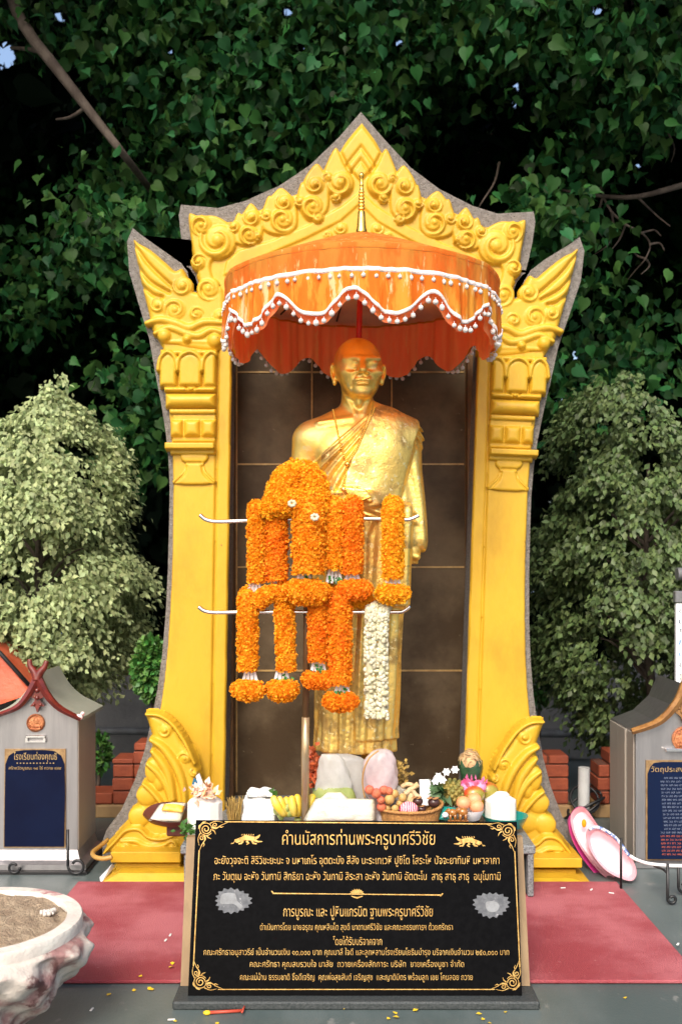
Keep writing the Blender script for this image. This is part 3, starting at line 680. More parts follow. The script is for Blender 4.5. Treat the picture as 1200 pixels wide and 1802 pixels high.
for i in range(30):
    p = (b - .06 + random.uniform(-.022, .022), YT + random.uniform(.03, .10), .03 + (i % 6) * .021 + random.uniform(0, .006))
    if i == 0: src = MB().ball((0, 0, 0), .015, 12, 8, (1.2, 1, .8)).build('pebble', m_peb, None, True); o = src; o.parent = sill
    else: o = src.copy(); C.objects.link(o)
    o.parent = sill; o.location = np.array(p) - np.array(sill.location); o.rotation_euler = (random.random() * 3, random.random() * 3, random.random() * 3); o.scale = [random.uniform(.7, 1.15)] * 3
# ================================================================ GOLD STATUE
YM = 3.63; SP = YM / F           # metres per photograph pixel at the statue
m_gold = mat('gold_leaf', (.93, .62, .14), .37, .84, c2=(.80, .56, .20), scale=9, lo=.45, hi=.7, c3=(.85, .64, .26), c3scale=24, c3t=.60, bump=.35, bscale=45, rough2=.5, bdist=.006)
m_goldw = mat('worn_gold_robe', (.94, .64, .17), .37, .84, c2=(.48, .31, .10), scale=11, lo=.46, hi=.62, c3=(.95, .78, .38), c3scale=60, c3t=.58, bump=.5, bscale=70, rough2=.55, bdist=.006)
def statue_mesh():
    h = 1.6
    xs = np.arange(500, 768, h); ys = np.arange(588, 1334, h); zs = np.arange(-84, 70, h)
    X, Yp, Z = np.meshgrid(xs.astype(np.float32), ys.astype(np.float32), zs.astype(np.float32), indexing='ij')
    iy = lambda v: int((v - 588) / h)
    # torso and shoulders, bare right side
    G = np.full(X.shape, 1e3, np.float32)
    a, b = iy(688), iy(940); x, y, z = X[:, a:b], Yp[:, a:b], Z[:, a:b]
    T = smin(s_ell(x, y, z, (632, 806, 2), (84, 92, 52)), s_ell(x, y, z, (632, 890, -2), (78, 80, 54)), 26)
    T = smin(T, s_cap(x, y, z, (556, 772, 4), (706, 772, 4), 33, 33), 26)
    T = smin(T, s_cap(x, y, z, (626, 728, 8), (572, 757, 6), 23, 20), 18); T = smin(T, s_cap(x, y, z, (630, 728, 8), (692, 757, 6), 23, 20), 18)
    for cx in (596, 664): T = smin(T, s_ell(x, y, z, (cx, 798, -28), (30, 24, 16)), 16)      # chest
    T = smin(T, s_cap(x, y, z, (562, 748, -26), (618, 742, -34), 3, 3), 9); T = smin(T, s_cap(x, y, z, (642, 742, -34), (690, 748, -26), 3, 3), 9)   # collar bones
    armR = smin(s_cap(x, y, z, (546, 776, 4), (534, 880, 10), 32, 25), s_cap(x, y, z, (534, 882, 8), (572, 930, -56), 25, 18), 14)
    T = smin(T, armR, 12)
    # under robe: diagonal cloth from the left shoulder to below the right arm, gathered folds
    nx, ny = .655, .755
    dl = (x - 664) * nx + (y - 716) * ny                       # distance below the robe edge
    fan = np.arctan2(y - 700, x - 690) * 24
    rip = 3.2 * np.sin(fan * 2.6 + .5 * np.sin(y / 17)) * np.clip(dl / 14, 0, 1)
    R1 = smax(T - 5.0 - rip, -(dl - 3), 4)
    # folded outer cloth over the left shoulder
    P2 = [(657, 708), (733, 740), (737, 752), (712, 830), (694, 884), (640, 890), (600, 884), (604, 850), (622, 806), (640, 760)]
    d2 = sdpoly(P2, X[:, a:b, 0], Yp[:, a:b, 0])[:, :, None]
    R2 = smax(T - 10.5 - .8 * np.sin(x / 9 + y / 30), -d2, 3)
    # cloth hanging over the left arm
    arm = smin(s_cap(x, y, z, (712, 780, 8), (720, 888, 10), 33, 30), s_cap(x, y, z, (720, 888, 8), (700, 930, -40), 28, 18), 12)
    R2 = smin(R2, smax(np.minimum(s_cap(x, y, z, (660, 719, 0), (729, 746, -4), 9, 5.5), s_cap(x, y, z, (729, 747, -8), (700, 874, -36), 5.5, 5)), -(x - 655), 3), 9); R2 = smin(R2, smax(s_ell(x, y, z, (676, 806, -12), (52, 88, 44)), -d2 - 2, 3), 8)
    G[:, a:b] = np.minimum(np.minimum(T, R1), R2)
    a, b = iy(740), iy(1010); x, y, z = X[:, a:b], Yp[:, a:b], Z[:, a:b]
    hang = s_cap(x, y, z, (712, 776, 8), (722, 950, 0), 31, 29)
    hang = hang - 3.6 * np.sin((x - .12 * (y - 780)) / 5.2 + .4 * np.sin(y / 30)) * np.clip((y - 770) / 60, 0, 1)
    hang = smax(hang, y - 972 - .25 * (x - 720), 5)
    fist = smin(s_ell(x, y, z, (724, 974, -10), (15, 17, 18)), s_cap(x, y, z, (716, 976, -26), (732, 980, -26), 6, 6), 5)
    for k in range(4): fist = smin(fist, s_cap(x, y, z, (714 + 5.5 * k, 974, -24), (715 + 5.3 * k, 990, -20), 3.4, 3), 1.5)
    G[:, a:b] = smin(G[:, a:b], np.minimum(hang, fist), 5)
    # lower robe
    a, b = iy(862), len(ys); x, y, z = X[:, a:b], Yp[:, a:b], Z[:, a:b]
    t = np.clip((y - 890) / 430, 0, 1); cx = 634 - 8 * t; wx = 76 + 6 * np.sin(np.clip(t * 2.2, 0, 1) * np.pi) - 7 * t + 3 * np.clip(t - .9, 0, 1) * 10; wz = 54 - 6 * t
    q = np.sqrt(((x - cx) / wx) ** 2 + ((z - 2) / wz) ** 2); S = (q - 1) * np.minimum(wx, wz)
    th = np.arctan2(x - cx, -(z - 2))
    fold = 2.0 * np.sin(th * 11 + .8 * np.sin(y / 60)) + 1.3 * np.sin(th * 23 + y / 90); fold *= .35 + .65 * np.clip((y - 930) / 200, 0, 1)
    S = S - fold
    front = np.exp(-((x - 612) / 7) ** 2) * (z < 0); S = S + 3.0 * front * np.clip((y - 1000) / 100, 0, 1)
    S = smax(S, y - 1320, 3)
    S2 = smax(smax(S - 3.4, y - 1297, 2), -(x - 600 - .06 * (y - 900)), 3)     # wrap overlapping on the right
    S = np.minimum(S, S2)
    # broad fold of cloth falling from the left forearm
    fl = s_cap(x, y, z, (700, 905, -34), (694, 1062, -30), 24, 27) - 2.0 * np.sin(x / 3.6 + y / 60); fl = smax(fl, y - 1066, 4)
    S = smin(S, fl, 6)
    # gathered sash
    sash = np.abs(y - (886 + .28 * np.clip(x - 610, 0, 90))) - 15
    B = smax((q - 1) * np.minimum(wx, wz) - 16 - 2.6 * np.sin((y - .28 * (x - 600)) / 2.6 + .6 * np.sin(x / 16)), sash, 4)
    S = np.minimum(S, B)
    kn = smin(s_ell(x, y, z, (624, 884, -66), (26, 11, 11)), s_ell(x, y, z, (652, 890, -66), (16, 10, 9)), 4)
    for k in range(4): kn = smin(kn, s_cap(x, y, z, (604 + 6 * k, 866 + 4.2 * k, -72), (640 + 3 * k, 870 + 5.2 * k, -76), 4.6, 3.6), 1.5)      # fingers of the clasped hands
    kn = smin(kn, s_cap(x, y, z, (610, 862, -66), (634, 858, -74), 5, 4), 2)
    kn = smin(kn, s_cap(x, y, z, (676, 884, -40), (648, 880, -64), 17, 12), 6)
    S = smin(S, kn, 3)
    G[:, a:b] = smin(G[:, a:b], S, 4)
    # neck and head
    a, b = 0, iy(752); i0, i1 = int((560 - 500) / h), int((700 - 500) / h)
    x, y, z = X[i0:i1, a:b], Yp[i0:i1, a:b], Z[i0:i1, a:b]; z = z + 12         # head carried a little forward
    N = s_cap(x, y, z - 4, (628, 680, 8), (629, 744, 8), 26, 31)
    for sx in (-1, 1): N = smin(N, s_cap(x, y, z, (629 + sx * 23, 690, -2), (631 + sx * 7, 734, -20), 4, 3), 7)
    N = smin(N, s_ell(x, y, z, (631, 712, -20), (6, 9, 6)), 8)
    H = smin(s_ell(x, y, z, (629, 641, 8), (42, 44, 52)), s_ell(x, y, z, (633, 664, -12), (36, 42, 38)), 16)
    H = smin(H, s_ell(x, y, z, (635, 688, -18), (25, 16, 26)), 12)
    def add(f, k):
        nonlocal H; H = smin(H, f, k)
    def cut(f, k):
        nonlocal H; H = smax(H, -f, k)
    for cx in (619, 654): cut(s_ell(x, y, z, (cx, 651, -53), (11, 9, 10)), 7)
    for p, q_ in (((607, 641, -36), (630, 643, -47)), ((643, 643, -47), (664, 641, -36))): add(s_cap(x, y, z, p, q_, 4, 4.6), 6)
    for cx in (619, 654):
        add(s_ell(x, y, z, (cx, 650, -39), (9, 5.5, 6)), 2.5); cut(s_cap(x, y, z, (cx - 9, 647, -47), (cx + 9, 647, -47), 1.3, 1.3), 1.2); cut(s_ell(x, y, z, (cx + 1, 651, -46.5), (2.6, 2.6, 2.6)), 1)
        add(s_ell(x, y, z, (cx + (-6 if cx < 636 else 7), 664, -30), (11, 7, 9)), 9)
        cut(s_cap(x, y, z, (cx - 7, 660, -45), (cx + 7, 661, -45), 2, 2), 5)
    add(s_cap(x, y, z, (636.5, 644, -46), (637, 664, -59), 4.2, 6.6), 5)
    for cx in (629, 645): add(s_ell(x, y, z, (cx, 667, -51), (5.6, 4.6, 6)), 4)
    for cx in (632, 642): cut(s_ell(x, y, z, (cx, 671, -56), (2.6, 2.2, 4)), 1.5)
    for sx in (-1, 1): cut(s_cap(x, y, z, (637 + sx * 12, 667, -50), (637 + sx * 19, 690, -40), 2.4, 2.2), 4)
    add(s_ell(x, y, z, (637, 679, -40), (16, 8, 11)), 6)
    add(s_cap(x, y, z, (627, 679, -48.5), (647, 679, -48.5), 2.6, 2.6), 2.5); add(s_cap(x, y, z, (629, 685, -48), (645, 685, -48), 3, 3), 2.5)
    cut(s_cap(x, y, z, (621, 685, -48), (637, 681.6, -51), 1.2, 1.1), 1.5); cut(s_cap(x, y, z, (653, 685, -48), (637, 681.6, -51), 1.2, 1.1), 1.5); cut(s_cap(x, y, z, (630, 691, -48), (644, 691, -48), 1.6, 1.6), 3)
    add(s_ell(x, y, z, (637, 698, -36), (13, 8, 11)), 7)
    for p, t_ in (((587, 658, 6), -1), ((673, 660, 6), 1)):
        e = s_ell(x - .12 * t_ * (p[1] - y) * 1.0, y, z, p, (6, 18, 10)); e = smax(e, -s_ell(x - .12 * t_ * (p[1] - y), y, z, (p[0] - t_ * 1 + t_ * 2, p[1] - 2, p[2] - 9), (3.6, 12, 7)), 2)
        add(e, 4); add(s_ell(x, y, z, (p[0] - t_ * 2, 675, 2), (4, 6, 5)), 3)
    for yy in (622, 628): cut(s_cap(x, y, z, (616, yy, -50), (654, yy, -50), .8, .8), 3)
    H = smin(H, N, 8)
    G[i0:i1, a:b] = smin(G[i0:i1, a:b], H, 7)
    V, Q = surfnet(G, (xs[0], ys[0], zs[0]), h)
    return V, Q
V, Q = statue_mesh()
P = np.stack([(V[:, 0] - 600) * SP, YM + V[:, 2] * SP, HC - (V[:, 1] - 1000) * SP], 1)
zfoot = .30
monk = empty('monk_statue', ((630 - 600) * SP, YM, zfoot), 'life size gold statue of a standing shaven monk in a one-shouldered robe', 'statue')
body = mk('body', P, Q, [m_gold, m_goldw], monk); fix(body)
# robe region uses the more worn gilding
cen = V[Q].mean(1); below = (cen[:, 0] - 664) * .655 + (cen[:, 1] - 716) * .755 > 2
robe = (below & (cen[:, 1] > 715)) | (cen[:, 1] > 885); robe &= ~((cen[:, 0] < 566) & (cen[:, 1] < 960)); robe &= ~((cen[:, 1] > 966) & (cen[:, 1] < 996) & (cen[:, 0] > 706) & (cen[:, 2] < 4))
body.data.polygons.foreach_set('material_index', robe.astype(np.int32)); body.data.update()
# feet and pedestal
def foot(cx):
    mb = MB(); c = lambda px, zz, yy: ((px - 600) * SP, YM + .055 + yy * SP, zz)
    mb.tube([c(cx, .46, 0), c(cx, .40, 0), c(cx, .345, -2)], [.045, .038, .042], 14)
    mb.ball(c(cx, .335, -16), .048, 14, 9, (.9, 1.9, .62))
    for i in range(5): mb.ball(c(cx - 16 + i * 8, .317, -60 + abs(i - 1) * 3), .0125 - .0012 * abs(i - 1), 10, 7, (.9, 1.5, .9))
    return mb
for cx in (594, 656): foot(cx).build('foot', m_gold, monk, True)
a, b = W(548, 0, YM)[0], W(712, 0, YM)[0]
MB().box(a, b, YM - .070, YM + .19, ZT + .001, zfoot, .008).build('pedestal', m_gran, monk)
# bead necklace
m_goldb = mat('gold_bead', (.92, .58, .12), .25, 1.0)
from mathutils.bvhtree import BVHTree
bv = BVHTree.FromPolygons([tuple(p) for p in P], [tuple(int(i) for i in q) for q in Q])
def front_pt(px, py, off=.004):
    x = (px - 600) * SP; z = HC - (py - 1000) * SP
    r = bv.ray_cast(Vector((x, YM - .5, z)), Vector((0, 1, 0)))
    return Vector((x, (r[0].y if r[0] else YM - .1) - off, z))
def run(pts, step):
    P_ = catmull(pts, 12); d = np.concatenate([[0], np.cumsum(np.linalg.norm(np.diff(P_, axis=0), axis=1))]); s = np.arange(0, d[-1], step)
    return np.stack([np.interp(s, d, P_[:, 0]), np.interp(s, d, P_[:, 1])], 1)
mb = MB()
for pts in ([(586, 722), (590, 745), (596, 775), (602, 800), (610, 820)], [(658, 724), (650, 745), (638, 772), (626, 800), (612, 820)], [(611, 826), (608, 842), (606, 862), (616, 878), (630, 886), (650, 880)]):
    for q in run(pts, 3.3): mb.ball(front_pt(*q), .0036, 8, 6)
mb.ball(front_pt(611, 823, .008), .010, 12, 8)
mb.build('bead_necklace', m_goldb, monk, True)
# ================================================================ CEREMONIAL UMBRELLA
UC = np.array([W(636, 0, 3.60)[0], 3.60]); UR = .487
m_gfab = mat('orange_gold_brocade', (.86, .27, .015), .8, c2=(.85, .46, .05), scale=22, lo=.47, hi=.56, stretch=(1, 1, .22), c3=(.98, .84, .42), c3scale=34, c3t=.56, bump=.5, bscale=60, trans=.55)
m_gtop = mat('gold_canopy_cloth', (.74, .33, .045), .8, 0, c2=(.80, .23, .02), scale=20, lo=.46, hi=.56, stretch=(1, 1, .22), c3=(.9, .72, .28), c3scale=40, c3t=.60, bump=.5, bscale=55, trans=.55)
m_rfab = mat('red_orange_lining', (1.0, .26, .10), .7, c2=(1.0, .36, .14), scale=30, stretch=(1, 1, .12), lo=.4, hi=.62, c3=(.95, .45, .16), c3scale=40, c3t=.60, bump=.4, bscale=60, trans=.38)
m_under = mat('pink_tan_lining', (.95, .72, .52), .7, c2=(.95, .66, .46), scale=6, trans=.72)
m_trim = mat('white_braid', (.80, .74, .70), .8, c2=(.82, .66, .62), scale=60, bump=.6, bscale=160)
m_pom = mat('white_pompom_yarn', (.82, .78, .74), .9, bump=.8, bscale=400, sheen=.3)
m_pole = mat('red_lacquered_pole', (.40, .01, .008), .35, coat=.3)
m_rib = mat('dark_umbrella_rib', (.03, .022, .018), .5)
umb = empty('ceremonial_umbrella', (UC[0], UC[1], 2.0), 'tiered orange and gold umbrella with white pompom fringe, over the statue head', 'umbrella')
NS = 12; PH = math.radians(-4)
def hem(th, zm=1.938, am=.038):
    """scalloped hem: pointed peaks, round valleys; th measured from the camera-facing direction"""
    u = (NS * (th - PH) / (2 * math.pi)) % 1.0
    return zm + am * (math.cos(2 * math.pi * u) + .12 * math.cos(4 * math.pi * u))
def upt(th, r, z): return (UC[0] + r * math.sin(th), UC[1] - r * math.cos(th), z)
NT = 288; ths = [2 * math.pi * i / NT for i in range(NT)]
def poly_r(th, k=.012):      # slightly faceted between the twelve ribs, gentle cloth ripple
    u = (NS * (th - PH) / (2 * math.pi)) % 1.0
    return 1 - k * (1 - (2 * u - 1) ** 2)
def ring_sheet(rows, closed=True):
    V = []; Fc = []
    for row in rows: V += [row(t) for t in ths]
    for i in range(len(rows) - 1):
        for j in range(NT):
            j2 = (j + 1) % NT; Fc.append((i * NT + j, i * NT + j2, (i + 1) * NT + j2, (i + 1) * NT + j))
    return V, Fc
rr = lambda th, z: UR * poly_r(th) * (1 + .011 * math.sin(th * 58 + 5 * math.sin(th * 7)) * (2.13 - z) / .15 + .012 * math.sin(th * 23 + 2 * math.sin(th * 5)) * (2.13 - z) / .15)
ZR, ZM = 2.108, 2.040
# outer valance: upper band, middle trim, lower band to the scalloped hem
V, Fc = ring_sheet([lambda t, k=k: upt(t, rr(t, ZR + (ZM - ZR) * k), ZR + (ZM - ZR) * k) for k in (0, .5, 1)])
mk('upper_valance', V, Fc, m_gtop, umb)
V, Fc = ring_sheet([lambda t, k=k: upt(t, rr(t, ZM + (hem(t) - ZM) * k) + .004, ZM + (hem(t) - ZM) * k) for k in (0, .33, .66, 1)])
mk('lower_valance', V, Fc, m_gfab, umb)
V, Fc = ring_sheet([lambda t, k=k: upt(t, rr(t, 2) - .012 - .006 * k, ZR - .02 + (hem(t) - .004 - ZR) * k) for k in (0, .33, .66, 1)])
mk('lining', V, Fc, m_rfab, umb)
# canopy: gold outside, pinkish tan inside
rows = [(.004, 2.305), (.06, 2.298), (.16, 2.262), (.28, 2.212), (.40, 2.162), (.49, 2.124), (UR, ZR + .001)]
V, Fc = ring_sheet([lambda t, r=r, z=z: upt(t, r * poly_r(t), z) for r, z in rows]); mk('canopy', V, Fc, m_gtop, umb)
V, Fc = ring_sheet([lambda t, r=r, z=z: upt(t, max(r * poly_r(t) - .004, .002), z - .012) for r, z in rows[:-1]] + [lambda t: upt(t, rr(t, 2) - .010, ZR - .012)]); mk('canopy_lining', V, Fc, m_under, umb)
for i in range(NS):
    t = PH + math.pi / NS + 2 * math.pi * i / NS
    MB().tube([upt(t, .02, 2.286), upt(t, .16, 2.244), upt(t, .28, 2.194), upt(t, .47, 2.112)], .0035, 6).build('rib', m_rib, umb, True)
    MB().tube([upt(t, .014, 2.10), upt(t, .15, 2.16), upt(t, .27, 2.195)], .0028, 6).build('strut', m_rib, umb, True)
# braid trims
def braid(zf, roff, w, name):
    rows = []
    for dz, dr in ((w / 2, 0), (w / 2, .002), (0, .003), (-w / 2, .002), (-w / 2, 0)):
        rows.append(lambda t, dz=dz, dr=dr: upt(t, rr(t, zf(t)) + roff + dr, zf(t) + dz))
    V, Fc = ring_sheet(rows); return mk(name, V, Fc, m_trim, umb)
t_mid = braid(lambda t: ZM + .002, .002, .015, 'middle_braid')
t_hem = braid(lambda t: hem(t) + .004, .004, .013, 'hem_braid')
# pompoms: the front ones as parts, those on the far side as one fringe
src = None; far = MB(); nfront = 0
def pom(th, z, drop, tr, r0, size):
    global src, nfront
    p = upt(th, UR * poly_r(th) + r0, z - drop)
    if math.cos(th) > .36 and nfront < 98:
        nfront += 1
        if src is None:
            m_ = MB(); m_.ball((0, 0, 0), .0098, 12, 8, (1, 1, 1.05)); m_.tube([(0, 0, .008), (0, 0, .017)], .0016, 6)
            src = m_.build('pompom', m_pom, None, True); o = src
        else:
            o = src.copy(); C.objects.link(o)
        o.parent = tr; o.location = Vector(p) - umb.location; s = size * random.uniform(.85, 1.15); o.scale = (s, s, s * random.uniform(.9, 1.15))
    else:
        far.ball(p, .0098 * size, 10, 7); far.tube([(p[0], p[1], p[2] + .008), (p[0], p[1], p[2] + .017)], .0016, 5)
n = 84
for i in range(n):
    t = 2 * math.pi * i / n + random.uniform(-.012, .012); tt = (t + math.pi) % (2 * math.pi) - math.pi
    pom(tt, ZM - .006, .012 + random.uniform(0, .003), t_mid, .006, .68)
n = 120
for i in range(n):
    t = 2 * math.pi * i / n; tt = (t + math.pi) % (2 * math.pi) - math.pi
    pom(tt, hem(t) - .004, .018 + random.uniform(-.001, .005), t_hem, .004, .82)
o = far.build('pompom_fringe', m_pom, t_hem, True); tag(o, kind='stuff')
# pole leaning back behind the statue, gold finial
MB().tube([(UC[0], UC[1], 2.29), (UC[0] - .004, UC[1] + .03, 2.12), (UC[0] - .02, UC[1] + .13, 1.5), (UC[0] - .03, UC[1] + .27, ZT + .002)], .0105, 14).build('pole', m_pole, umb, True)
prof = [(.030, 0), (.030, .006), (.022, .012), (.017, .03), (.0145, .06), (.013, .085), (.009, .09)]
for k in range(6): prof += [(.0125 - k * .0006, .094 + k * .012), (.0125 - k * .0006, .100 + k * .012), (.0085 - k * .0003, .103 + k * .012)]
prof += [(.006, .175), (.008, .18), (.0055, .186), (.005, .205), (.009, .212), (.0095, .218), (.006, .225), (.001, .228)]
MB().lathe(prof, (UC[0], UC[1], 2.302), 20).build('finial', m_goldb, umb, True, 35)
# ================================================================ GARLAND STAND AND GARLANDS
YG = 3.42
m_steel = mat('polished_steel', (.72, .70, .68), .18, 1.0)
m_wood = mat('dark_bamboo', (.14, .075, .03), .5, c2=(.09, .045, .02), scale=18, stretch=(1, 1, .2))
m_clear = mat('shiny_tube', (.50, .40, .26), .3, .6, c2=(.40, .24, .09), scale=12, stretch=(3, 3, .6))
stand = empty('garland_stand', W(538, 1440, YG + .03), 'thin metal garland stand with two crossbars turned up at the ends', 'stand')
def bar(py, pts):
    P_ = [W(a, b, YG) for a, b in pts]
    return MB().tube(catmull(P_, 5), .0068, 12).build('crossbar', m_steel, stand, True)
bar(912, [(352, 906), (362, 914), (380, 918), (420, 917), (540, 913), (640, 913), (700, 914), (720, 914), (737, 907)])
bar(1077, [(350, 1068), (360, 1075), (378, 1078), (440, 1077), (540, 1077), (640, 1077), (690, 1077), (708, 1076), (721, 1067)])
MB().tube([W(540, 905, YG + .02), W(540, 1060, YG + .02), W(538, 1268, YG + .02)], .011, 12).build('pole', m_wood, stand, True)
MB().tube([W(538, 1262, YG + .02), W(537, 1330, YG + .022), (W(537, 0, YG + .03)[0], YG + .05, ZT + .002)], .0135, 14).build('lower_pole', m_clear, stand, True)
MB().box(W(537, 0, YG)[0] - .05, W(537, 0, YG)[0] + .05, YT + .004, YT + .1, ZT + .001, ZT + .012, .004).build('foot_plate', m_steel, stand)
m_mari = mat('marigold', (1.0, .47, .010), .7, c2=(1.0, .40, .006), scale=16, lo=.4, hi=.62, island=(.9, 1.0, .008), trans=.4)
m_mari2 = mat('deep_orange_marigold', (1.0, .39, .006), .75, c2=(1.0, .28, .004), scale=14, island=(.85, 1.0, .008), trans=.38)
m_mariy = mat('yellow_orange_marigold', (1.0, .54, .014), .7, c2=(1.0, .48, .010), scale=16, island=(.92, 1.0, .006), trans=.42)
m_jas = mat('white_jasmine', (.82, .78, .60), .7, c2=(.72, .66, .42), scale=30, island=(.8, 1.1, .01), trans=.25)
m_rib_w = mat('white_ribbon', (.80, .80, .80), .5, trans=.2)
m_leafg = mat('garland_green', (.03, .16, .03), .5, island=(.6, 1.3))
PETAL = np.array([(0, 0, 0), (-.5, .6, .18), (0, 1.0, -.15), (.5, .6, .18)])
def fuzzy(path, rad, n, psize, name, m, parent, flat=1.0):
    """threaded flower heads: a ruffled core covered in small petals"""
    P_ = catmull(path, 8); m_ = len(P_); T = np.gradient(P_, axis=0); L = np.linalg.norm(T, axis=1); T /= L[:, None] + 1e-9
    R = np.full(m_, rad) if np.isscalar(rad) else np.interp(np.linspace(0, 1, m_), np.linspace(0, 1, len(rad)), rad)
    cdf = np.cumsum(L * R); cdf /= cdf[-1]
    core = MB(); core.tube(P_, R * .88, 14); V0 = np.concatenate(core.V)
    tri = [];
    for f in core.F:
        for k in range(1, len(f) - 1): tri.append((f[0], f[k], f[k + 1]))
    s = np.interp(rng.uniform(0, 1, n), cdf, np.arange(m_)); i = np.clip(s.astype(int), 0, m_ - 2); fr = (s - i)[:, None]
    c = P_[i] * (1 - fr) + P_[i + 1] * fr; t = T[i]; r = R[i]
    u = rnd(n); u -= t * (u * t).sum(1)[:, None]; u /= np.linalg.norm(u, axis=1)[:, None]
    lump = 1 + .10 * np.sin(s * 2.3 + 5 * u[:, 0]) * np.cos(7 * u[:, 2] + s * 1.1)
    sl = np.concatenate([[0], np.cumsum(np.linalg.norm(np.diff(P_, axis=0), axis=1))]); ring = np.interp(s, np.arange(m_), sl) / .0155 + .5 * np.sin(3 * u[:, 0] + 2); phs = ring % 1.0 - .5; lump = lump * (1.05 - .42 * phs ** 2)
    pos = c + u * (r * lump * rng.uniform(.86, .99, n))[:, None]
    ends = (s < .6) | (s > m_ - 1.6)
    tip = u * .55 + rnd(n, .42) + t * (phs * 1.6)[:, None]; nr = rnd(n, .45) + u * .8
    V1, F1 = leaves(pos, tip, nr, psize * rng.uniform(.7, 1.25, n), PETAL)
    tr = np.array(tri); return mk(name, np.concatenate([V0, V1]), np.concatenate([tr, F1 + len(V0)]), m, parent)
def pw(pts, dy=0.0):
    out = []
    for p in pts: out.append(W(p[0], p[1], YG + dy + (p[2] if len(p) > 2 else 0)))
    return out
def tassel(px, py0, py1, dy, parent, green=True, n=4):
    mb = MB()
    for k in range(n):
        a = px + (k - (n - 1) / 2) * 5; q = px + (k - (n - 1) / 2) * 8
        A, B = np.array(W(a, py0, YG + dy)), np.array(W(q, py1, YG + dy - .004))
        mb.add([A + (-.004, 0, 0), A + (.004, 0, 0), B + (.006, .002, 0), B + (-.006, -.002, 0), A + (-.004, .003, 0), A + (.004, .003, 0), B + (.006, .005, 0), B + (-.006, .001, 0)],
               [(0, 1, 2, 3), (7, 6, 5, 4), (0, 4, 5, 1), (1, 5, 6, 2), (2, 6, 7, 3), (3, 7, 4, 0)])
        mb.ball(B, .006, 8, 6)
    mb.build('tassel', m_rib_w, parent)
    if green:
        nn = 26; P_ = np.array(W(px, py1 - 3, YG + dy - .012)) + rnd(nn) * np.array([.016, .006, .007])
        v, q = leaves(P_, rnd(nn) - np.array([0, 0, .5]), rnd(nn, .5) - np.array([0, 1, 0]), .016 * rng.uniform(.7, 1.2, nn), LANCE * np.array([1.6, 1, 1]))
        mk('green_leaves', v, q, m_leafg, parent)
GG = 'marigold garlands hung on the stand'
def garland(px, top, bot, w, m, label, dy=0.0, pend=None, tas=None, green=True, n=4200, lean=0, loop=True):
    s = YG / F; r = w * s / 2 * .90; hang = W(px, top, YG)
    t = empty('marigold_garland', W(px, top, YG + dy), label, 'garland', GG)
    off = dy - r * .35
    path = pw([(px - lean * .2, top + 6, .03), (px, top + 2, .0), (px, top + 12, off), (px + lean * .4, (top + bot) / 2, off), (px + lean, bot, off)])
    fuzzy(path, [r * .8, r * .95, r, r * 1.04, r * .96], n, .0095, 'flower_strand', m, t)
    back = pw([(px, top + 4, .012), (px + 2, top + 18, .045), (px + 3 + lean * .5, (top + bot) / 2, .05), (px + lean, bot - 6, .045)])
    fuzzy(back, r * .75, n // 3, .0095, 'rear_strand', m, t)
    if tas: tassel(tas[0], tas[1], tas[2], off, t, green)
    if pend:
        cx, cy, pwid, ph = pend; rp = ph * s / 2
        fuzzy(pw([(cx - pwid / 2 + ph * .35, cy - ph * .15, off), (cx - pwid * .2, cy + ph * .12, off - .012), (cx + pwid * .2, cy + ph * .12, off - .012), (cx + pwid / 2 - ph * .35, cy - ph * .12, off)]), [rp * .8, rp, rp, rp * .8], int(n * .45), .0095, 'pendant', m, t)
    return t
garland(451, 891, 1026, 29, m_mari, 'narrow orange garland at the left end of the upper crossbar', .0, None, (448, 1026, 1046), False)
garland(486, 893, 1022, 40, m_mari2, 'darker orange garland, second from the left on the upper crossbar', .012, None, (486, 1020, 1042))
garland(543, 886, 1010, 58, m_mari, 'widest orange garland in the middle of the upper crossbar, over a curved pendant', -.025, (540, 1037, 84, 40), (535, 1008, 1024), True, 6000)
garland(588, 888, 1002, 36, m_mari, 'orange garland without pendant, right of the widest one on the upper crossbar', -.006, None, (588, 1000, 1024), True)
garland(620, 887, 1010, 36, m_mari2, 'reddish orange garland with a flat pendant, centre right of the upper crossbar', -.012, (624, 1034, 58, 32), (620, 1008, 1022), False)
garland(691, 888, 1018, 37, m_mariy, 'smooth bright orange garland alone at the right end of the upper crossbar', -.015, (691, 1042, 58, 30), (691, 1014, 1030), False, 5200)
garland(436, 1046, 1181, 35, m_mari, 'orange garland at the left end of the lower crossbar, with a pendant', .0, (437, 1211, 57, 32), (440, 1180, 1202), False)
garland(500, 1036, 1180, 33, m_mari, 'slim orange garland on the lower crossbar with green leaves above its pendant', .0, (497, 1211, 52, 34), (496, 1178, 1202), True, 4200, 4)
garland(560, 1046, 1164, 35, m_mari2, 'deep orange garland beside the stand pole, on the lower crossbar', -.006, (560, 1194, 58, 26), (560, 1163, 1184))
garland(598, 1048, 1204, 40, m_mari2, 'longest deep orange garland on the lower crossbar', -.016, (599, 1232, 62, 28), (602, 1203, 1222), True, 5200)
t = empty('marigold_garland', W(484, 1040, YG), 'short orange garland swagged between two others on the lower crossbar', 'garland', GG)
fuzzy(pw([(452, 1062, -.02), (468, 1048, -.022), (488, 1044, -.022), (508, 1052, -.02)]), .026, 2000, .0095, 'flower_strand', m_mari, t)
t = empty('marigold_garland', W(620, 1060, YG), 'faded short orange garland swagged behind the pendants, between the crossbars', 'garland', GG)
fuzzy(pw([(572, 1040, .02), (600, 1052, .018), (635, 1056, .018), (655, 1048, .02)]), .024, 2000, .0095, 'flower_strand', m_mariy, t)
t = empty('marigold_garland', W(522, 850, YG), 'thick looped orange garland heaped above the upper crossbar', 'garland', GG)
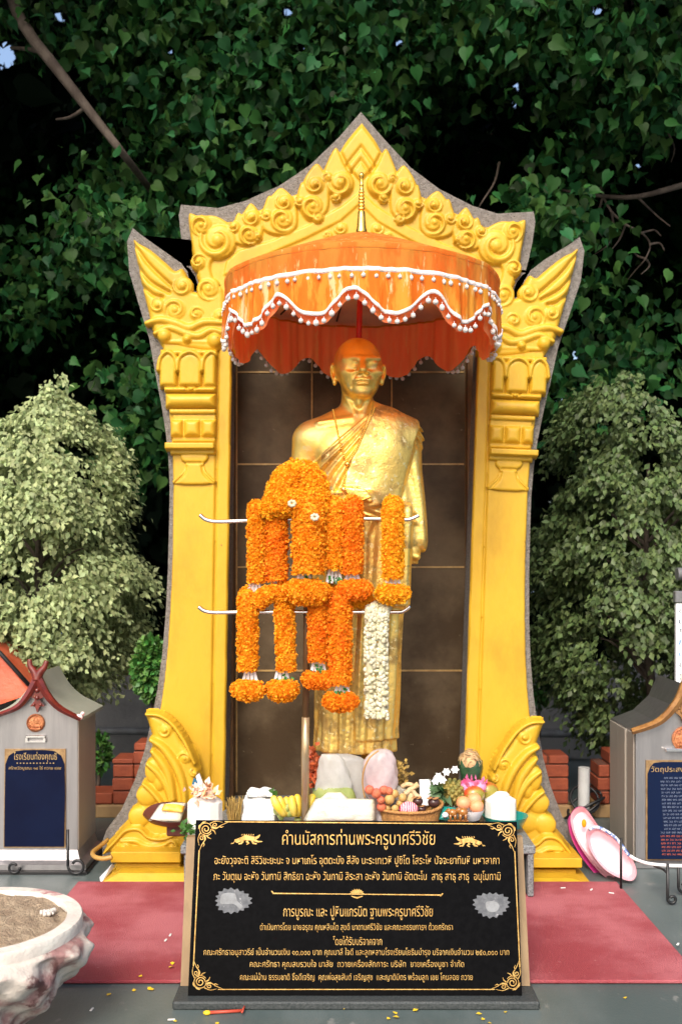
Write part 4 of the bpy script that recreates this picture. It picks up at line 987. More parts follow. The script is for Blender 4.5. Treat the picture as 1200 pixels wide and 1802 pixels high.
fuzzy(pw([(492, 905, -.02), (494, 878, -.01), (502, 852, .0), (524, 838, .01), (546, 848, .0), (552, 872, -.015), (556, 905, -.03)]), [.048, .05, .052, .054, .05, .05, .046], 8500, .010, 'flower_strand', m_mariy, t)
fuzzy(pw([(470, 905, -.01), (484, 890, -.02), (512, 884, -.03), (540, 886, -.035)]), [.036, .042, .045, .04], 4200, .010, 'lower_strand', m_mariy, t)
for cx, cy in ((514, 886), (554, 910)):
    mb = MB()
    for k in range(7):
        a = k * .9; mb.ball(W(cx + 5 * math.cos(a), cy + 4 * math.sin(a), YG - .115), .0062, 8, 6)
    mb.build('jasmine_bud', m_jas, t, True)
# white jasmine garland: two strands of round buds
t = empty('jasmine_garland', W(662, 1070, YG), 'long double strand of white jasmine flowers at the right of the lower crossbar', 'garland')
for x0, x1, b in ((651, 652, 1262), (672, 673, 1264)):
    path = pw([(x0 + 6, 1068, .0), (x0 + 2, 1080, -.016), (x0, 1150, -.018), (x1, b, -.016)])
    P_ = catmull(path, 10); n = 520; s = rng.uniform(0, len(P_) - 1.01, n); i = s.astype(int); c = P_[i] + (P_[i + 1] - P_[i]) * (s - i)[:, None]
    u = rnd(n); u[:, 2] *= .3; u /= np.linalg.norm(u, axis=1)[:, None]; mb = MB()
    for k in range(n):
        p = c[k] + u[k] * .0165; mb.ball(p, random.uniform(.006, .0085), 7, 5, (1, 1, random.uniform(.8, 1.3)))
    mb.tube(P_, .0135, 8); mb.build('flower_strand', m_jas, t, True)
# ================================================================ BLACK INSCRIBED PLAQUE
m_black = mat('black_granite', (.0018, .0018, .0022), .16, c2=(.003, .003, .0035), scale=60, spec=.03, c3=(.03, .03, .03), c3scale=420, c3t=.78)
m_blackside = mat('black_granite_edge', (.012, .012, .013), .35)
m_dgran = mat('dark_granite_base', (.022, .028, .028), .6, c2=(.05, .056, .056), scale=200, bump=.3, bscale=150)
m_gilt = mat('gilt_lettering', (.52, .33, .10), .42, .5, c2=(.38, .21, .05), scale=90, lo=.42, hi=.6)
m_easel = mat('tan_easel_wood', (.30, .20, .10), .6, c2=(.22, .14, .07), scale=14, stretch=(1, 1, .2))
# face corners: bottom at Y 2.60, top leaning back to Y 2.715
BL, BR = np.array(W(331, 1752, 2.60)), np.array(W(918, 1752, 2.60)); BL[2] = BR[2] = W(0, 1752, 2.6)[2]
TL, TR = np.array(W(345, 1443, 2.715)), np.array(W(909, 1446, 2.715))
nrm = np.cross(BR - BL, TL - BL); nrm /= np.linalg.norm(nrm)
if nrm[1] > 0: nrm = -nrm
plq = empty('inscribed_plaque', ((BL[0] + BR[0]) / 2, 2.62, 0), 'black granite plaque with gold Thai writing, leaning on its stand in front', 'plaque')
def pf(px, py, off=0.0):
    """point of the plaque face seen at this place of the photograph"""
    d = np.array([(px - 600) / F, 1.0, -(py - 1000) / F]); o = np.array([0, 0, HC]); t = ((BL - o) @ nrm) / (d @ nrm); return o + d * t + nrm * off
fr = [BL, BR, TR, TL]; MB().prism(fr, [p - nrm * .03 for p in fr]).build('slab', m_black, plq)
b0, b1 = W(303, 1778, 2.56), W(950, 1778, 2.56); zt_ = BL[2] - .001
MB().box(b0[0], b1[0], 2.562, 2.78, .0135 if False else .0, zt_, .004).build('base', m_dgran, plq)
for sx in (0, 1):
    e = W((334, 914)[sx], 0, 2.62)[0]; x0, x1 = (e - .030, e - .004) if sx == 0 else (e + .006, e + .034)
    zz = zt_ + .001; P_ = [(x0, 2.66, zz), (x0, 2.84, zz), (x0, 2.79, TL[2] - .06), (x0, 2.765, TL[2] - .06)]
    MB().prism(P_, [(x1, b, c) for a, b, c in P_]).build('easel_leg', m_easel, plq)
# border lines, corner scrolls, divider, emblems as thin raised gilding
def strip(mb, pts, w, off=.0018):
    P_ = np.array(pts, float); T = np.gradient(P_, axis=0); T /= np.linalg.norm(T, axis=1)[:, None] + 1e-9; N_ = np.stack([-T[:, 1], T[:, 0]], 1)
    w = np.full(len(P_), w) if np.isscalar(w) else np.interp(np.linspace(0, 1, len(P_)), np.linspace(0, 1, len(w)), w)
    L = [pf(*(p + n * k), off) for p, n, k in zip(P_, N_, w / 2)]; R = [pf(*(p - n * k), off) for p, n, k in zip(P_, N_, w / 2)]; m = len(L)
    V = L + R; V += [v - nrm * (off - .0002) for v in V]; Fc = []
    for i in range(m - 1):
        Fc += [(i, i + 1, m + i + 1, m + i), (i, 2 * m + i, 2 * m + i + 1, i + 1), (m + i, m + i + 1, 3 * m + i + 1, 3 * m + i)]
    mb.add(V, Fc)
def lin(a, b, n=8): return [(a[0] + (b[0] - a[0]) * i / n, a[1] + (b[1] - a[1]) * i / n) for i in range(n + 1)]
mb = MB()
strip(mb, lin((396, 1446), (866, 1450)), 1.7); strip(mb, lin((396, 1444), (868, 1448)), .6) if False else None
strip(mb, lin((351, 1496), (341, 1700)), 1.7); strip(mb, lin((905, 1498), (914, 1702)), 1.7); strip(mb, lin((384, 1741), (870, 1741)), 1.4)
mb.build('border_line', m_gilt, plq)
def spiral(cx, cy, r0, r1, a0, turns, n=30): return [(cx + (r0 + (r1 - r0) * i / n) * math.cos(a0 + turns * 2 * math.pi * i / n), cy + (r0 + (r1 - r0) * i / n) * math.sin(a0 + turns * 2 * math.pi * i / n)) for i in range(n + 1)]
def corner(cx, cy, sx, sy):
    mb = MB(); f = lambda pts: [(cx + sx * a, cy + sy * b) for a, b in pts]
    strip(mb, f(spiral(13, 13, 9, 2, 0, 1.6)), 1.5); strip(mb, f(spiral(13, 13, 11.5, 10.5, .6, .9)), 1.0)
    for k in (0, 1):
        g = (lambda q: q) if k == 0 else (lambda q: [(b, a) for a, b in q])
        strip(mb, f(g(spiral(29, 6, 5, 1.2, 1, 1.3, 18))), 1.3); strip(mb, f(g(catmull([(22, 9), (30, 12), (40, 6), (52, 1)], 5))), [2.2, 1.4, .5])
        strip(mb, f(g(catmull([(20, 3), (30, -1), (42, 1)], 5))), [1.5, .5]); strip(mb, f(g([(36, 8), (40, 10), (44, 8)])), [2, .6])
        strip(mb, f(g([(24, 14), (28, 17), (30, 22)])), [2.4, .6]); strip(mb, f(g([(4, 4), (8, 1), (13, 0)])), [.6, 2.4, .6])
    mb.build('corner_scroll', m_gilt, plq)
corner(350, 1446, 1, 1); corner(906, 1449, -1, 1); corner(340, 1741, 1, -1); corner(914, 1742, -1, -1)
mb = MB(); strip(mb, lin((480, 1572), (777, 1575)), [2.0, 1.4, 1.4, 2.0]); strip(mb, [(478, 1568), (482, 1572)], 2); strip(mb, [(774, 1577), (779, 1572)], 2)
for k in range(9):
    a = math.radians(-90 + (k - 4) * 20); strip(mb, [(628 + 3 * math.cos(a), 1574 + 2 * math.sin(a)), (628 + 9 * math.cos(a), 1574 + 7 * math.sin(a)), (628 + 13 * math.cos(a), 1574 + 10 * math.sin(a))], [1.5, 4, .5])
strip(mb, [(618, 1577), (628, 1580), (638, 1577)], [1, 3, 1])
mb.build('lotus_divider', m_gilt, plq)
def tiger(cx, cy, s):
    mb = MB(); f = lambda P_: [(cx + s * a, cy + b) for a, b in P_]
    strip(mb, f([(-14, 1), (-4, -3), (6, -2), (14, -1)]), [6, 9, 8, 6]); strip(mb, f([(12, -1), (18, -4), (22, -8)]), [5, 4, 1.5]); strip(mb, f([(12, 1), (18, 4), (26, 4)]), [5, 3, 1])
    strip(mb, f([(-12, 0), (-19, 3), (-23, 2)]), [7, 7, 4]); strip(mb, f([(-8, 3), (-11, 7), (-16, 8)]), [4, 3, 2]); strip(mb, f([(-2, 3), (2, 7), (-2, 9)]), [4, 3, 2]); strip(mb, f([(8, 2), (10, 7), (16, 8)]), [4, 3, 2])
    strip(mb, f([(-26, 8), (-24, 5)]), 1.2); strip(mb, f([(-29, 8), (-27, 6)]), 1.0)
    for k in range(6): strip(mb, f([(-10 + k * 4, -7), (-9 + k * 4, -9.5)]), [2, .6])
    mb.build('animal_emblem', m_gilt, plq)
tiger(436, 1477, 1); tiger(824, 1481, -1)
m_silv = mat('grey_etching', (.11, .115, .125), .6, c2=(.06, .065, .075), scale=60, c3=(.25, .25, .26), c3scale=90, c3t=.62)
m_silv2 = mat('pale_grey_etching', (.22, .23, .24), .6, c2=(.16, .165, .17), scale=40)
def blob(pts, off, m, name, parent):
    P_ = catmull(pts, 4, True); n = len(P_); A = [pf(a, b, off) for a, b in P_]; return MB().prism(A, [v - nrm * (off - .0003) for v in A]).build(name, m, parent)
for cx, cy, inner in ((410, 1585, [(-22, 4), (-20, -10), (-10, -14), (4, -12), (8, 0), (18, 10), (12, 14), (2, 6), (-14, 6)]), (864, 1592, [(-10, -4), (6, -6), (14, 2), (8, 12), (-6, 11)])):
    pts = []
    for k in range(34):
        a = 2 * math.pi * k / 34; r = (1 if k % 2 else .86) * (1 + .06 * math.sin(3 * a + cx)); pts.append((cx + 33 * r * math.cos(a), cy + 23 * r * math.sin(a)))
    o = blob(pts, .0014, m_silv, 'medallion', plq); blob([(cx + a, cy + b) for a, b in inner], .0022, m_silv2, 'medallion_picture', o)
# inscription
def text_part(s, cx, cy, wpx, hpx, face, m, parent, basis, name='inscription', ext=.0006):
    """face(px,py) -> point; basis (right, up, normal); text set to the given width in photograph pixels"""
    cu = bpy.data.curves.new(name, 'FONT'); cu.body = s; cu.align_x = 'CENTER'; cu.align_y = 'CENTER'; cu.size = 1; cu.extrude = 0
    cu.resolution_u = 2; cu.offset = -.008
    o = bpy.data.objects.new(name, cu); C.objects.link(o); bpy.context.view_layer.update()
    dg = bpy.context.evaluated_depsgraph_get(); me = bpy.data.meshes.new_from_object(o.evaluated_get(dg)); C.objects.unlink(o); bpy.data.objects.remove(o); bpy.data.curves.remove(cu)
    n = len(me.vertices)
    if n == 0: return None
    co = np.zeros(n * 3, np.float32); me.vertices.foreach_get('co', co); co = co.reshape(-1, 3)
    fc = [tuple(p.vertices) for p in me.polygons]; bpy.data.meshes.remove(me)
    mn, mx = co.min(0), co.max(0); k = (co - mn) / (mx - mn + 1e-9)
    V = [face(cx + (a - .5) * wpx, cy - (b - .5) * hpx) for a, b, _ in k]
    return mk(name, V, fc, m, parent, False)
LINES = [("คำนมัสการท่านพระครูบาศรีวิชัย", 631, 1477, 268, 36), ("อะยังวุจจะติ สิริวิชะยะนะ จ มหาเถโร อุตตะมัง สีลัง นะระเทเวหิ ปูชิโต โสระโห ปัจจะยาทิมหิ มหาลาภา", 628, 1515, 500, 21),
         ("ภะ วันตุเม อะหัง วันทามิ สิทธิยา อะหัง วันทามิ สิระสา อะหัง วันทามิ อัตตะโน  สาธุ สาธุ สาธุ  อนุโมทามิ", 628, 1543, 504, 21),
         ("การบูรณะ และ ปูหินแกรนิต ฐานพระครูบาศรีวิชัย", 630, 1606, 262, 26), ("ดำเนินการโดย นายอรุณ คุณหลินโต สุขดี มาดามศรีวิชัย และคณะกรรมการฯ ด้วยศรัทธา", 627, 1632, 338, 17),
         ("โดยได้รับบริจาคจาก", 629, 1655, 86, 16), ("คณะศรัทธาอนุสาวรีย์ เป็นจำนวนเงิน ๑๐,๐๐๐ บาท คุณมาลี ใจดี และลูกหลานโรงเรียนโยธินบำรุง บริจาคเงินจำนวน ๒๕๐,๐๐๐ บาท", 627, 1676, 536, 17),
         ("คณะศรัทธา คุณสมรวมใจ มาลัย  ถวายเครื่องสักการะ บริษัท  ขายเครื่องบูชา จำกัด", 628, 1697, 376, 17), ("คณะแม่บ้าน ธรรมชาติ ชื่อดีเจริญ  คุณพ่อสุขสันต์ เจริญสุข  และญาติมิตร พร้อมลูก เขย โคมลอย ถวาย", 627, 1720, 408, 17)]
for s, cx, cy, w, h in LINES: text_part(s, cx, cy, w, h, lambda a, b: pf(a, b, .0016), m_gilt, plq, None)
# ================================================================ OFFERINGS ON THE STEP
def Z0(px, Y): return ((px - 600) * Y / F, Y, ZT + .001)
m_white = mat('white_shell', (.80, .77, .70), .55, c2=(.84, .80, .74), scale=20, bump=.15, bscale=80)
m_plastic_w = mat('white_foam', (.80, .80, .80), .5)
m_wrap = mat('white_wrapper', (.80, .78, .70), .28, c2=(.72, .66, .48), scale=14, bump=.6, bscale=22, bdist=.02, trans=.2)
m_bag = mat('clear_plastic_bag', (.84, .84, .82), .18, c2=(.70, .70, .67), scale=9, bump=.45, bscale=11, bdist=.02, trans=.4, coat=.7, alpha=.66)
m_bagr = mat('pink_plastic_bag', (.86, .81, .81), .12, c2=(.70, .58, .60), scale=9, bump=.5, bscale=14, bdist=.02, trans=.35, coat=.8, alpha=.74)
m_greenfill = mat('green_fruit', (.34, .36, .12), .5, c2=(.22, .27, .07), scale=14)
m_band = mat('tan_rubber_band', (.45, .25, .08), .6)
m_teal = mat('teal_plastic', (.008, .22, .19), .3, coat=.3)
m_egg = mat('salmon_egg_shell', (.72, .27, .11), .5, c2=(.78, .33, .16), scale=12)
m_basket = mat('woven_basket', (.50, .25, .07), .6, c2=(.36, .17, .05), scale=60, stretch=(1, 1, .3), bump=.8, bscale=120)
def ball_thing(name, px, py, Y, r, m, label, cat, group=None, sq=(1, 1, 1), rest=None):
    p = np.array(W(px, py, Y)); o = MB().ball((0, 0, 0), r, 18, 12, sq).build(name, m, None, True); o.location = p; return tag(o, label, cat, group)
# coconuts
def coconut(px0, px1, pyt, Y, label, full=True):
    r = (px1 - px0) / 2 * Y / F; c = Z0((px0 + px1) / 2, Y); zt_ = W(0, pyt, Y)[2] - c[2]
    t = empty('trimmed_coconut', c, label, 'coconut')
    prof = [(r * .90, 0), (r * .985, .01), (r, .02), (r * .99, zt_ * .77), (r * .93, zt_ * .80), (r * .52, zt_ * .90), (r * .40, zt_ * .93), (r * .30, zt_ * .95), (r * .02, zt_ * .96)]
    b = MB().lathe(prof, c, 11); o = b.build('shell', m_white, t, True, 26)
    mb = MB(); mb.lathe([(r * .48, zt_ * .905), (r * .50, zt_ * .92), (r * .34, zt_ * .975), (.001, zt_ * 1.0)], (c[0] + .004, c[1] - .003, c[2]), 14); mb.build('lid', m_white, t, True, 40)
    return t
coconut(851, 908, 1392, 3.60, 'trimmed white coconut with a pointed lid, at the right end of the step')
t = coconut(330, 392, 1392, 3.50, 'white trimmed coconut at the left end of the step, under wilted flowers')
m_petal = mat('wilted_petal', (.78, .66, .58), .7, c2=(.80, .35, .12), scale=30)
c = Z0(362, 3.50)
fl = empty('wilted_flowers', (c[0], 3.46, W(0, 1398, 3.46)[2]), 'pale wilted flowers with a blue paper scrap on the left coconut', 'flowers')
n = 90; P_ = np.array(W(358, 1394, 3.47)) + rnd(n) * np.array([.020, .02, .010]); v, q = leaves(P_, rnd(n) + np.array([-.3, -.3, .3]), rnd(n, .6) + np.array([0, -.6, .7]), .028 * rng.uniform(.6, 1.3, n), LANCE * np.array([1.6, 1, 1]))
mk('petals', v, q, m_petal, fl)
m_blue = mat('blue_paper', (.03, .20, .36), .6); m_paper = mat('white_paper', (.78, .78, .80), .6)
P_ = [W(338, 1380, 3.47), W(341, 1370, 3.46), W(347, 1378, 3.47), W(344, 1386, 3.47)]; MB().prism(P_, [np.array(p) + (.002, .006, .002) for p in P_]).build('blue_scrap', m_blue, fl)
P_ = [W(345, 1366, 3.48), W(350, 1362, 3.48), W(358, 1384, 3.48), W(351, 1390, 3.47)]; MB().prism(P_, [np.array(p) + (.002, .006, .002) for p in P_]).build('paper_scrap', m_paper, fl)
P_ = [W(346, 1358, 3.49), W(347.5, 1358, 3.49), W(345, 1392, 3.48), W(343, 1392, 3.48)]; MB().tube([W(347, 1358, 3.49), W(345, 1394, 3.48)], .0018, 6).build('stem', m_wood, fl)
# oval tray with a wrapped packet, lodged on the left foot scroll
m_tray = mat('maroon_tray', (.10, .028, .02), .35, c2=(.07, .02, .015), scale=8)
YTR = 3.54; tc = W(306, 1438, YTR)
tr = empty('oval_tray', (tc[0], YTR, ZT), 'oval maroon tray beside the left coconut, holding a white packet', 'tray')
def oval(rx, ry, z, n=40): return [(tc[0] + rx * math.cos(2 * math.pi * i / n), YTR + ry * math.sin(2 * math.pi * i / n), z) for i in range(n)]
z0 = W(0, 1450, YTR)[2]
rings = [oval(.085, .05, z0), oval(.100, .062, z0 + .012), oval(.108, .070, z0 + .022), oval(.104, .066, z0 + .022), oval(.088, .052, z0 + .010)]
V = sum(rings, []); Fc = []
for i in range(4):
    for j in range(40): Fc.append((i * 40 + j, i * 40 + (j + 1) % 40, (i + 1) * 40 + (j + 1) % 40, (i + 1) * 40 + j))
Fc += [tuple(range(40))[::-1], tuple(160 + j for j in range(40))]
# rear rim stands high like a leaned dish
V = [(x, y, z + max(0, (y - YTR)) * .55 + .012 * max(0, (tc[0] - x) / .1)) for x, y, z in V]
mb = MB(); mb.add(V, Fc); mb.build('dish', m_tray, tr, True, 40)
MB().box(tc[0] - .02, tc[0] + .06, YTR - .03, YTR + .03, ZT + .001, z0 - .001, .004).build('support', m_tray, tr)
def pillow(name, corners, thick, m, parent=None, n=10, sag=0):
    """soft packet between four corner points (bl, br, tr, tl), puffed along its normal"""
    A, B, D, E = [np.array(p, float) for p in corners]; nn = np.cross(B - A, E - A); nn /= np.linalg.norm(nn); V = []; Fc = []
    for s_ in (1, -1):
        for i in range(n + 1):
            for j in range(n + 1):
                u, v = i / n, j / n; p = (A * (1 - u) + B * u) * (1 - v) + (E * (1 - u) + D * u) * v
                w = (16 * u * (1 - u) * v * (1 - v)) ** .45; p = p + nn * s_ * thick * w * (1 + .18 * math.sin(9 * u + 3 * s_) * math.cos(7 * v)); V.append(p)
    k = (n + 1) ** 2
    for s_ in (0, 1):
        for i in range(n):
            for j in range(n):
                a = s_ * k + i * (n + 1) + j; f = (a, a + n + 1, a + n + 2, a + 1); Fc.append(f if s_ == 0 else f[::-1])
    o = mk(name, V, Fc, m, parent, True)
    import bmesh
    b = bmesh.new(); b.from_mesh(o.data); bmesh.ops.remove_doubles(b, verts=b.verts[:], dist=1e-5); bmesh.ops.recalc_face_normals(b, faces=b.faces[:]); b.to_mesh(o.data); b.free(); return o
zz = z0 + .018
pk = empty('wrapped_packet', (tc[0], YTR, zz), 'shiny white packet with orange sweets, lying in the oval maroon tray', 'packet')
pillow('wrapper', [W(262, 1444, YTR - .05), W(318, 1446, YTR - .05), W(330, 1412, YTR + .03), W(282, 1414, YTR + .03)], .014, m_wrap, pk)
m_orange = mat('orange_sweet', (.85, .40, .03), .5, c2=(.9, .55, .12), scale=30)
pillow('orange_sweet', [W(284, 1426, YTR - .035), W(322, 1430, YTR - .035), W(326, 1418, YTR - .01), W(290, 1414, YTR - .01)], .010, m_orange, pk)
# dried grass tuft
m_dry = mat('dried_grass', (.45, .30, .07), .7, c2=(.30, .18, .04), scale=30, island=(.6, 1.3))
def strands(name, c, n, spread, height, r, m, label=None, cat_=None, lean=.4, parent=None):
    mb = MB()
    for i in range(n):
        a = random.uniform(0, 6.28); k = random.random() ** .5; x, y = spread * k * math.cos(a), spread * .7 * k * math.sin(a); h_ = height * random.uniform(.6, 1.05)
        mb.tube([(c[0] + x * .5, c[1] + y * .5, c[2]), (c[0] + x * (.5 + lean), c[1] + y * .8, c[2] + h_ * .55), (c[0] + x * (.6 + 2 * lean) + random.uniform(-.01, .01), c[1] + y, c[2] + h_)], [r, r, r * .5], 4)
    o = mb.build(name, m, parent, True); return tag(o, label, cat_) if label else o
strands('dried_flower_bunch', Z0(413, 3.55), 130, .030, .125, .0016, m_dry, 'dry golden grass bunch left of the white cloth bundle', 'dried flowers', .2)
# folded white cloth bundle
t = empty('white_cloth_bundle', Z0(456, 3.56), 'folded white cloth bundle left of the yellow bananas', 'cloth')
m_cloth = mat('white_cloth', (.80, .80, .78), .8, c2=(.74, .74, .72), scale=8, bump=.5, bscale=24, bdist=.02)
def soft_box(x0, x1, y0, y1, z0_, z1_, n=12, wob=.006, taper=.08):
    V = []; Fc = []
    mb = MB(); import itertools
    def P_(u, v, w):
        x = x0 + (x1 - x0) * (u + (u - .5) * -taper * w); y = y0 + (y1 - y0) * v; z = z0_ + (z1_ - z0_) * w
        k = (1 - abs(2 * u - 1) ** 6) * (1 - abs(2 * v - 1) ** 6)
        return (x + wob * math.sin(11 * v + 9 * w), y + wob * math.sin(10 * u + 13 * w), z + (wob * math.sin(12 * u + 8 * v) + (k - 1) * .012) * w)
    def grid(f):
        V = [f(i / n, j / n) for i in range(n + 1) for j in range(n + 1)]; Fc = [(i * (n + 1) + j, (i + 1) * (n + 1) + j, (i + 1) * (n + 1) + j + 1, i * (n + 1) + j + 1) for i in range(n) for j in range(n)]; mb.add(V, Fc)
    for k in (0, 1):
        grid(lambda a, b: P_(a, b, k)); grid(lambda a, b: P_(a, k, b)); grid(lambda a, b: P_(k, a, b))
    return mb
def weld(o):
    import bmesh
    b = bmesh.new(); b.from_mesh(o.data); bmesh.ops.remove_doubles(b, verts=b.verts[:], dist=1e-4); bmesh.ops.recalc_face_normals(b, faces=b.faces[:]); b.to_mesh(o.data); b.free(); return o
a, b = Z0(428, 3.56), Z0(487, 3.56)
weld(soft_box(a[0], b[0], 3.53, 3.62, ZT + .001, W(0, 1402, 3.56)[2], wob=.004).build('lower_fold', m_cloth, t, True))
weld(soft_box(a[0] + .012, b[0] - .004, 3.535, 3.61, W(0, 1400, 3.56)[2], W(0, 1390, 3.56)[2], wob=.004).build('upper_fold', m_cloth, t, True))
# leaves and buds, banana bunch
m_ban = mat('yellow_banana', (.75, .50, .03), .45, c2=(.66, .52, .10), scale=20, c3=(.25, .17, .03), c3scale=60, c3t=.66)
t = empty('banana_bunch', Z0(524, 3.53), 'bunch of small yellow bananas in front of the stand pole', 'bananas')
for i in range(9):
    a = math.radians(-70 + i * 17 + random.uniform(-5, 5)); x = Z0(526, 3.53)[0] + (i - 4) * .0115; L = random.uniform(.055, .075); y = 3.50 + .02 * (i % 3)
    zb = W(0, 1436, y)[2]
    pts = [(x, y, zb), (x + L * .35 * math.sin(a), y - .012, zb + L * .45), (x + L * .62 * math.sin(a), y - .008, zb + L * .92), (x + L * .66 * math.sin(a), y, zb + L * 1.15)]
    P_ = catmull(pts, 5); MB().tube(P_, np.interp(np.linspace(0, 1, len(P_)), [0, .15, .5, .85, 1], [.006, .0125, .015, .011, .003]), 9).build('banana', m_ban, t, True)
MB().tube([Z0(524, 3.53), W(524, 1440, 3.52)], .012, 8).build('bunch_stem', m_greenfill, t, True)
m_lotusb = mat('green_lotus_bud', (.20, .28, .06), .5, c2=(.34, .36, .10), scale=26)
t = empty('lotus_buds', Z0(496, 3.52), 'green lotus buds with round leaves between white cloth and bananas', 'lotus buds')
for px, py, L, a in ((504, 1424, .05, .5), (494, 1434, .045, -.2), (512, 1430, .045, .8), (488, 1428, .04, -.5)):
    p = np.array(W(px, py, 3.51)); d = np.array([math.sin(a), -.2, math.cos(a)]); s_ = np.linspace(0, 1, 9)
    MB().tube([p - d * L / 2 + d * L * k for k in s_], [max(.001, .013 * math.sin(math.pi * min(1, k * .92 + .04)) ** .8) for k in s_], 10).build('bud', m_lotusb, t, True)
m_leaf2 = mat('fresh_leaf', (.06, .17, .03), .4, island=(.6, 1.4), trans=.2)
for px, py in ((478, 1396), (487, 1400), (482, 1406), (492, 1412)):
    v, q = leaves(np.array([W(px, py, 3.52)]), np.array([[random.uniform(-.6, .6), -.5, .5]]), np.array([[.1, -.8, .6]]), np.array([.030]), HEART); mk('leaf', v, q, m_leaf2, t, True)
MB().tube([Z0(496, 3.53), W(487, 1404, 3.525)], .003, 6).build('stem', m_leaf2, t, True)
# flat packet in front, plastic bags
t = empty('snack_packet', Z0(596, 3.49), 'flat cream wrapped packet lying at the front, left of the fruit basket', 'packet')
A = W(532, 1446, 3.440); B = W(662, 1446, 3.440); D = W(660, 1406, 3.458); E = W(556, 1404, 3.458)
pillow('wrapper', [A, B, D, E], .014, m_wrap, t, 14); pillow('wrapper_fold', [W(560, 1408, 3.456), W(616, 1408, 3.456), W(600, 1394, 3.468), W(576, 1394, 3.468)], .006, m_wrap, t)
def bag(name, rows, Y, m, label, dep=.42, kn=.012, band=None, extra=None):
    """upright plastic bag: rows (py, px0, px1)"""
    rows = catmull(np.array(rows, float), 5); n = 36; V = []; Fc = []
    for k, (py, l, r) in enumerate(rows):
        for j in range(n):
            a = 2 * math.pi * j / n; w = 1 + .05 * math.sin(5 * a + py * .11) + .035 * math.sin(9 * a - py * .2)
            x0, _, z = W((l + r) / 2, py, Y); hw = (r - l) / 2 * Y / F; V.append((x0 + hw * w * math.sin(a), Y - hw * dep * w * math.cos(a), max(z, ZT + .001)))
    m_ = len(rows)
    for i in range(m_ - 1):
        for j in range(n): Fc.append((i * n + j, i * n + (j + 1) % n, (i + 1) * n + (j + 1) % n, (i + 1) * n + j))
    Fc += [tuple(range(n)), tuple((m_ - 1) * n + j for j in range(n))[::-1]]
    c = Z0(rows[-1][1], Y); t = empty(name, ((rows[0][1] + rows[0][2] - 1200) / 2 * Y / F, Y, ZT), label, 'bag')
    mb = MB(); mb.add(V, Fc); mb.build('film', m, t, True); return t
t = bag('plastic_bag', [(1327, 566, 594), (1340, 562, 606), (1370, 557, 616), (1400, 553, 624), (1430, 552, 632), (1470, 556, 628)], 3.505, m_bag, 'upright cloudy plastic bag with green contents before the statue feet, left one')
o = bag('tmp', [(1384, 558, 618), (1390, 555, 622), (1400, 551.5, 626), (1432, 550.5, 634), (1472, 554, 630)], 3.503, m_greenfill, 'x')
ch = o.children[0]; ch.name = 'green_contents'; wm = ch.location.copy(); ch.parent = t; ch.location = Vector(o.location) - Vector(t.location); bpy.data.objects.remove(o)
t = bag('plastic_bag', [(1326, 590, 612), (1335, 585, 640), (1360, 590, 648), (1400, 600, 650), (1440, 606, 652), (1470, 608, 650)], 3.545, m_bag, 'cloudy plastic bag of white rice wedged behind the other two bags')
t = bag('plastic_bag', [(1318, 664, 680), (1324, 652, 690), (1340, 642, 697), (1365, 638, 699), (1390, 640, 696), (1410, 650, 686), (1470, 655, 680)], 3.50, m_bagr, 'round glossy plastic bag of pink fruit tied with a band, right of the cloudy bags', .75)
MB().tube(catmull([W(666, 1321, 3.43), W(650, 1334, 3.42), W(640, 1356, 3.425), W(638, 1380, 3.44), W(642, 1404, 3.45)], 6), .0028, 6).build('rubber_band', m_band, t, True)
mb = MB()
for i in range(16): mb.ball(np.array(W(669, 1410 - 9 * (i // 3), 3.50)) + (random.uniform(-.03, .03), random.uniform(-.012, .03), random.uniform(-.006, .006)), .019, 10, 7)
mb.build('pink_contents', mat('pale_pink_fruit', (.72, .45, .45), .5, c2=(.6, .2, .22), scale=18), t, True)
# red orange flower bunch behind the bags
m_redfl = mat('coral_flower', (.68, .16, .05), .6, c2=(.5, .08, .03), scale=30, island=(.6, 1.2))
n = 130; P_ = np.array(W(553, 1352, 3.57)) + rnd(n) * np.array([.010, .012, .035]); v, q = leaves(P_, rnd(n) + np.array([-.2, -.6, .3]), rnd(n, .5) + np.array([0, -1, .3]), .030 * rng.uniform(.6, 1.2, n), LANCE * np.array([1.9, 1, 1]))
t = empty('coral_flower_bunch', Z0(553, 3.57), 'coral red flowers between the stand pole and the cloudy bag', 'flowers'); mk('petals', v, q, m_redfl, t)
MB().tube([Z0(553, 3.57), W(553, 1360, 3.57)], .005, 6).build('stem', m_leaf2, t, True)
# basket of fruit
YB2 = 3.50; bc = np.array(Z0(721, YB2)); rx = 57 * YB2 / F
bk = empty('fruit_basket', bc, 'shallow woven basket holding small fruit, right of the cream packet', 'basket')
zr = W(0, 1428, YB2 - .06)[2] - bc[2]
MB().lathe([(.55, 0), (.72, .010), (.98, zr), (.94, zr + .003), (.69, .016), (.5, .008)], bc, 40, 1, 1).V
mb = MB(); prof = [(rx * .60, 0), (rx * .80, .008), (rx * .97, zr - .006), (rx * .93, zr - .006), (rx * .77, .014), (rx * .3, .010)]; mb.lathe(prof, bc, 44, 1, .75); mb.build('bowl', m_basket, bk, True, 50)
rim = [(bc[0] + rx * math.cos(a), YB2 + rx * .75 * math.sin(a), bc[2] + zr + .016 * max(0, math.cos(a - .3)) ** 2) for a in np.linspace(0, 2 * math.pi, 48, endpoint=False)]
MB().tube(rim, .0058, 8, closed=True).build('rim', m_basket, bk, True)
MB().tube(catmull([(bc[0] + rx * .93, YB2 + .02, bc[2] + zr), (bc[0] + rx * .97, YB2 + .02, bc[2] + .085), (bc[0] + rx * .9, YB2 + .03, bc[2] + .125)], 6), [.006] * 13, 8).build('handle', m_basket, bk, True)
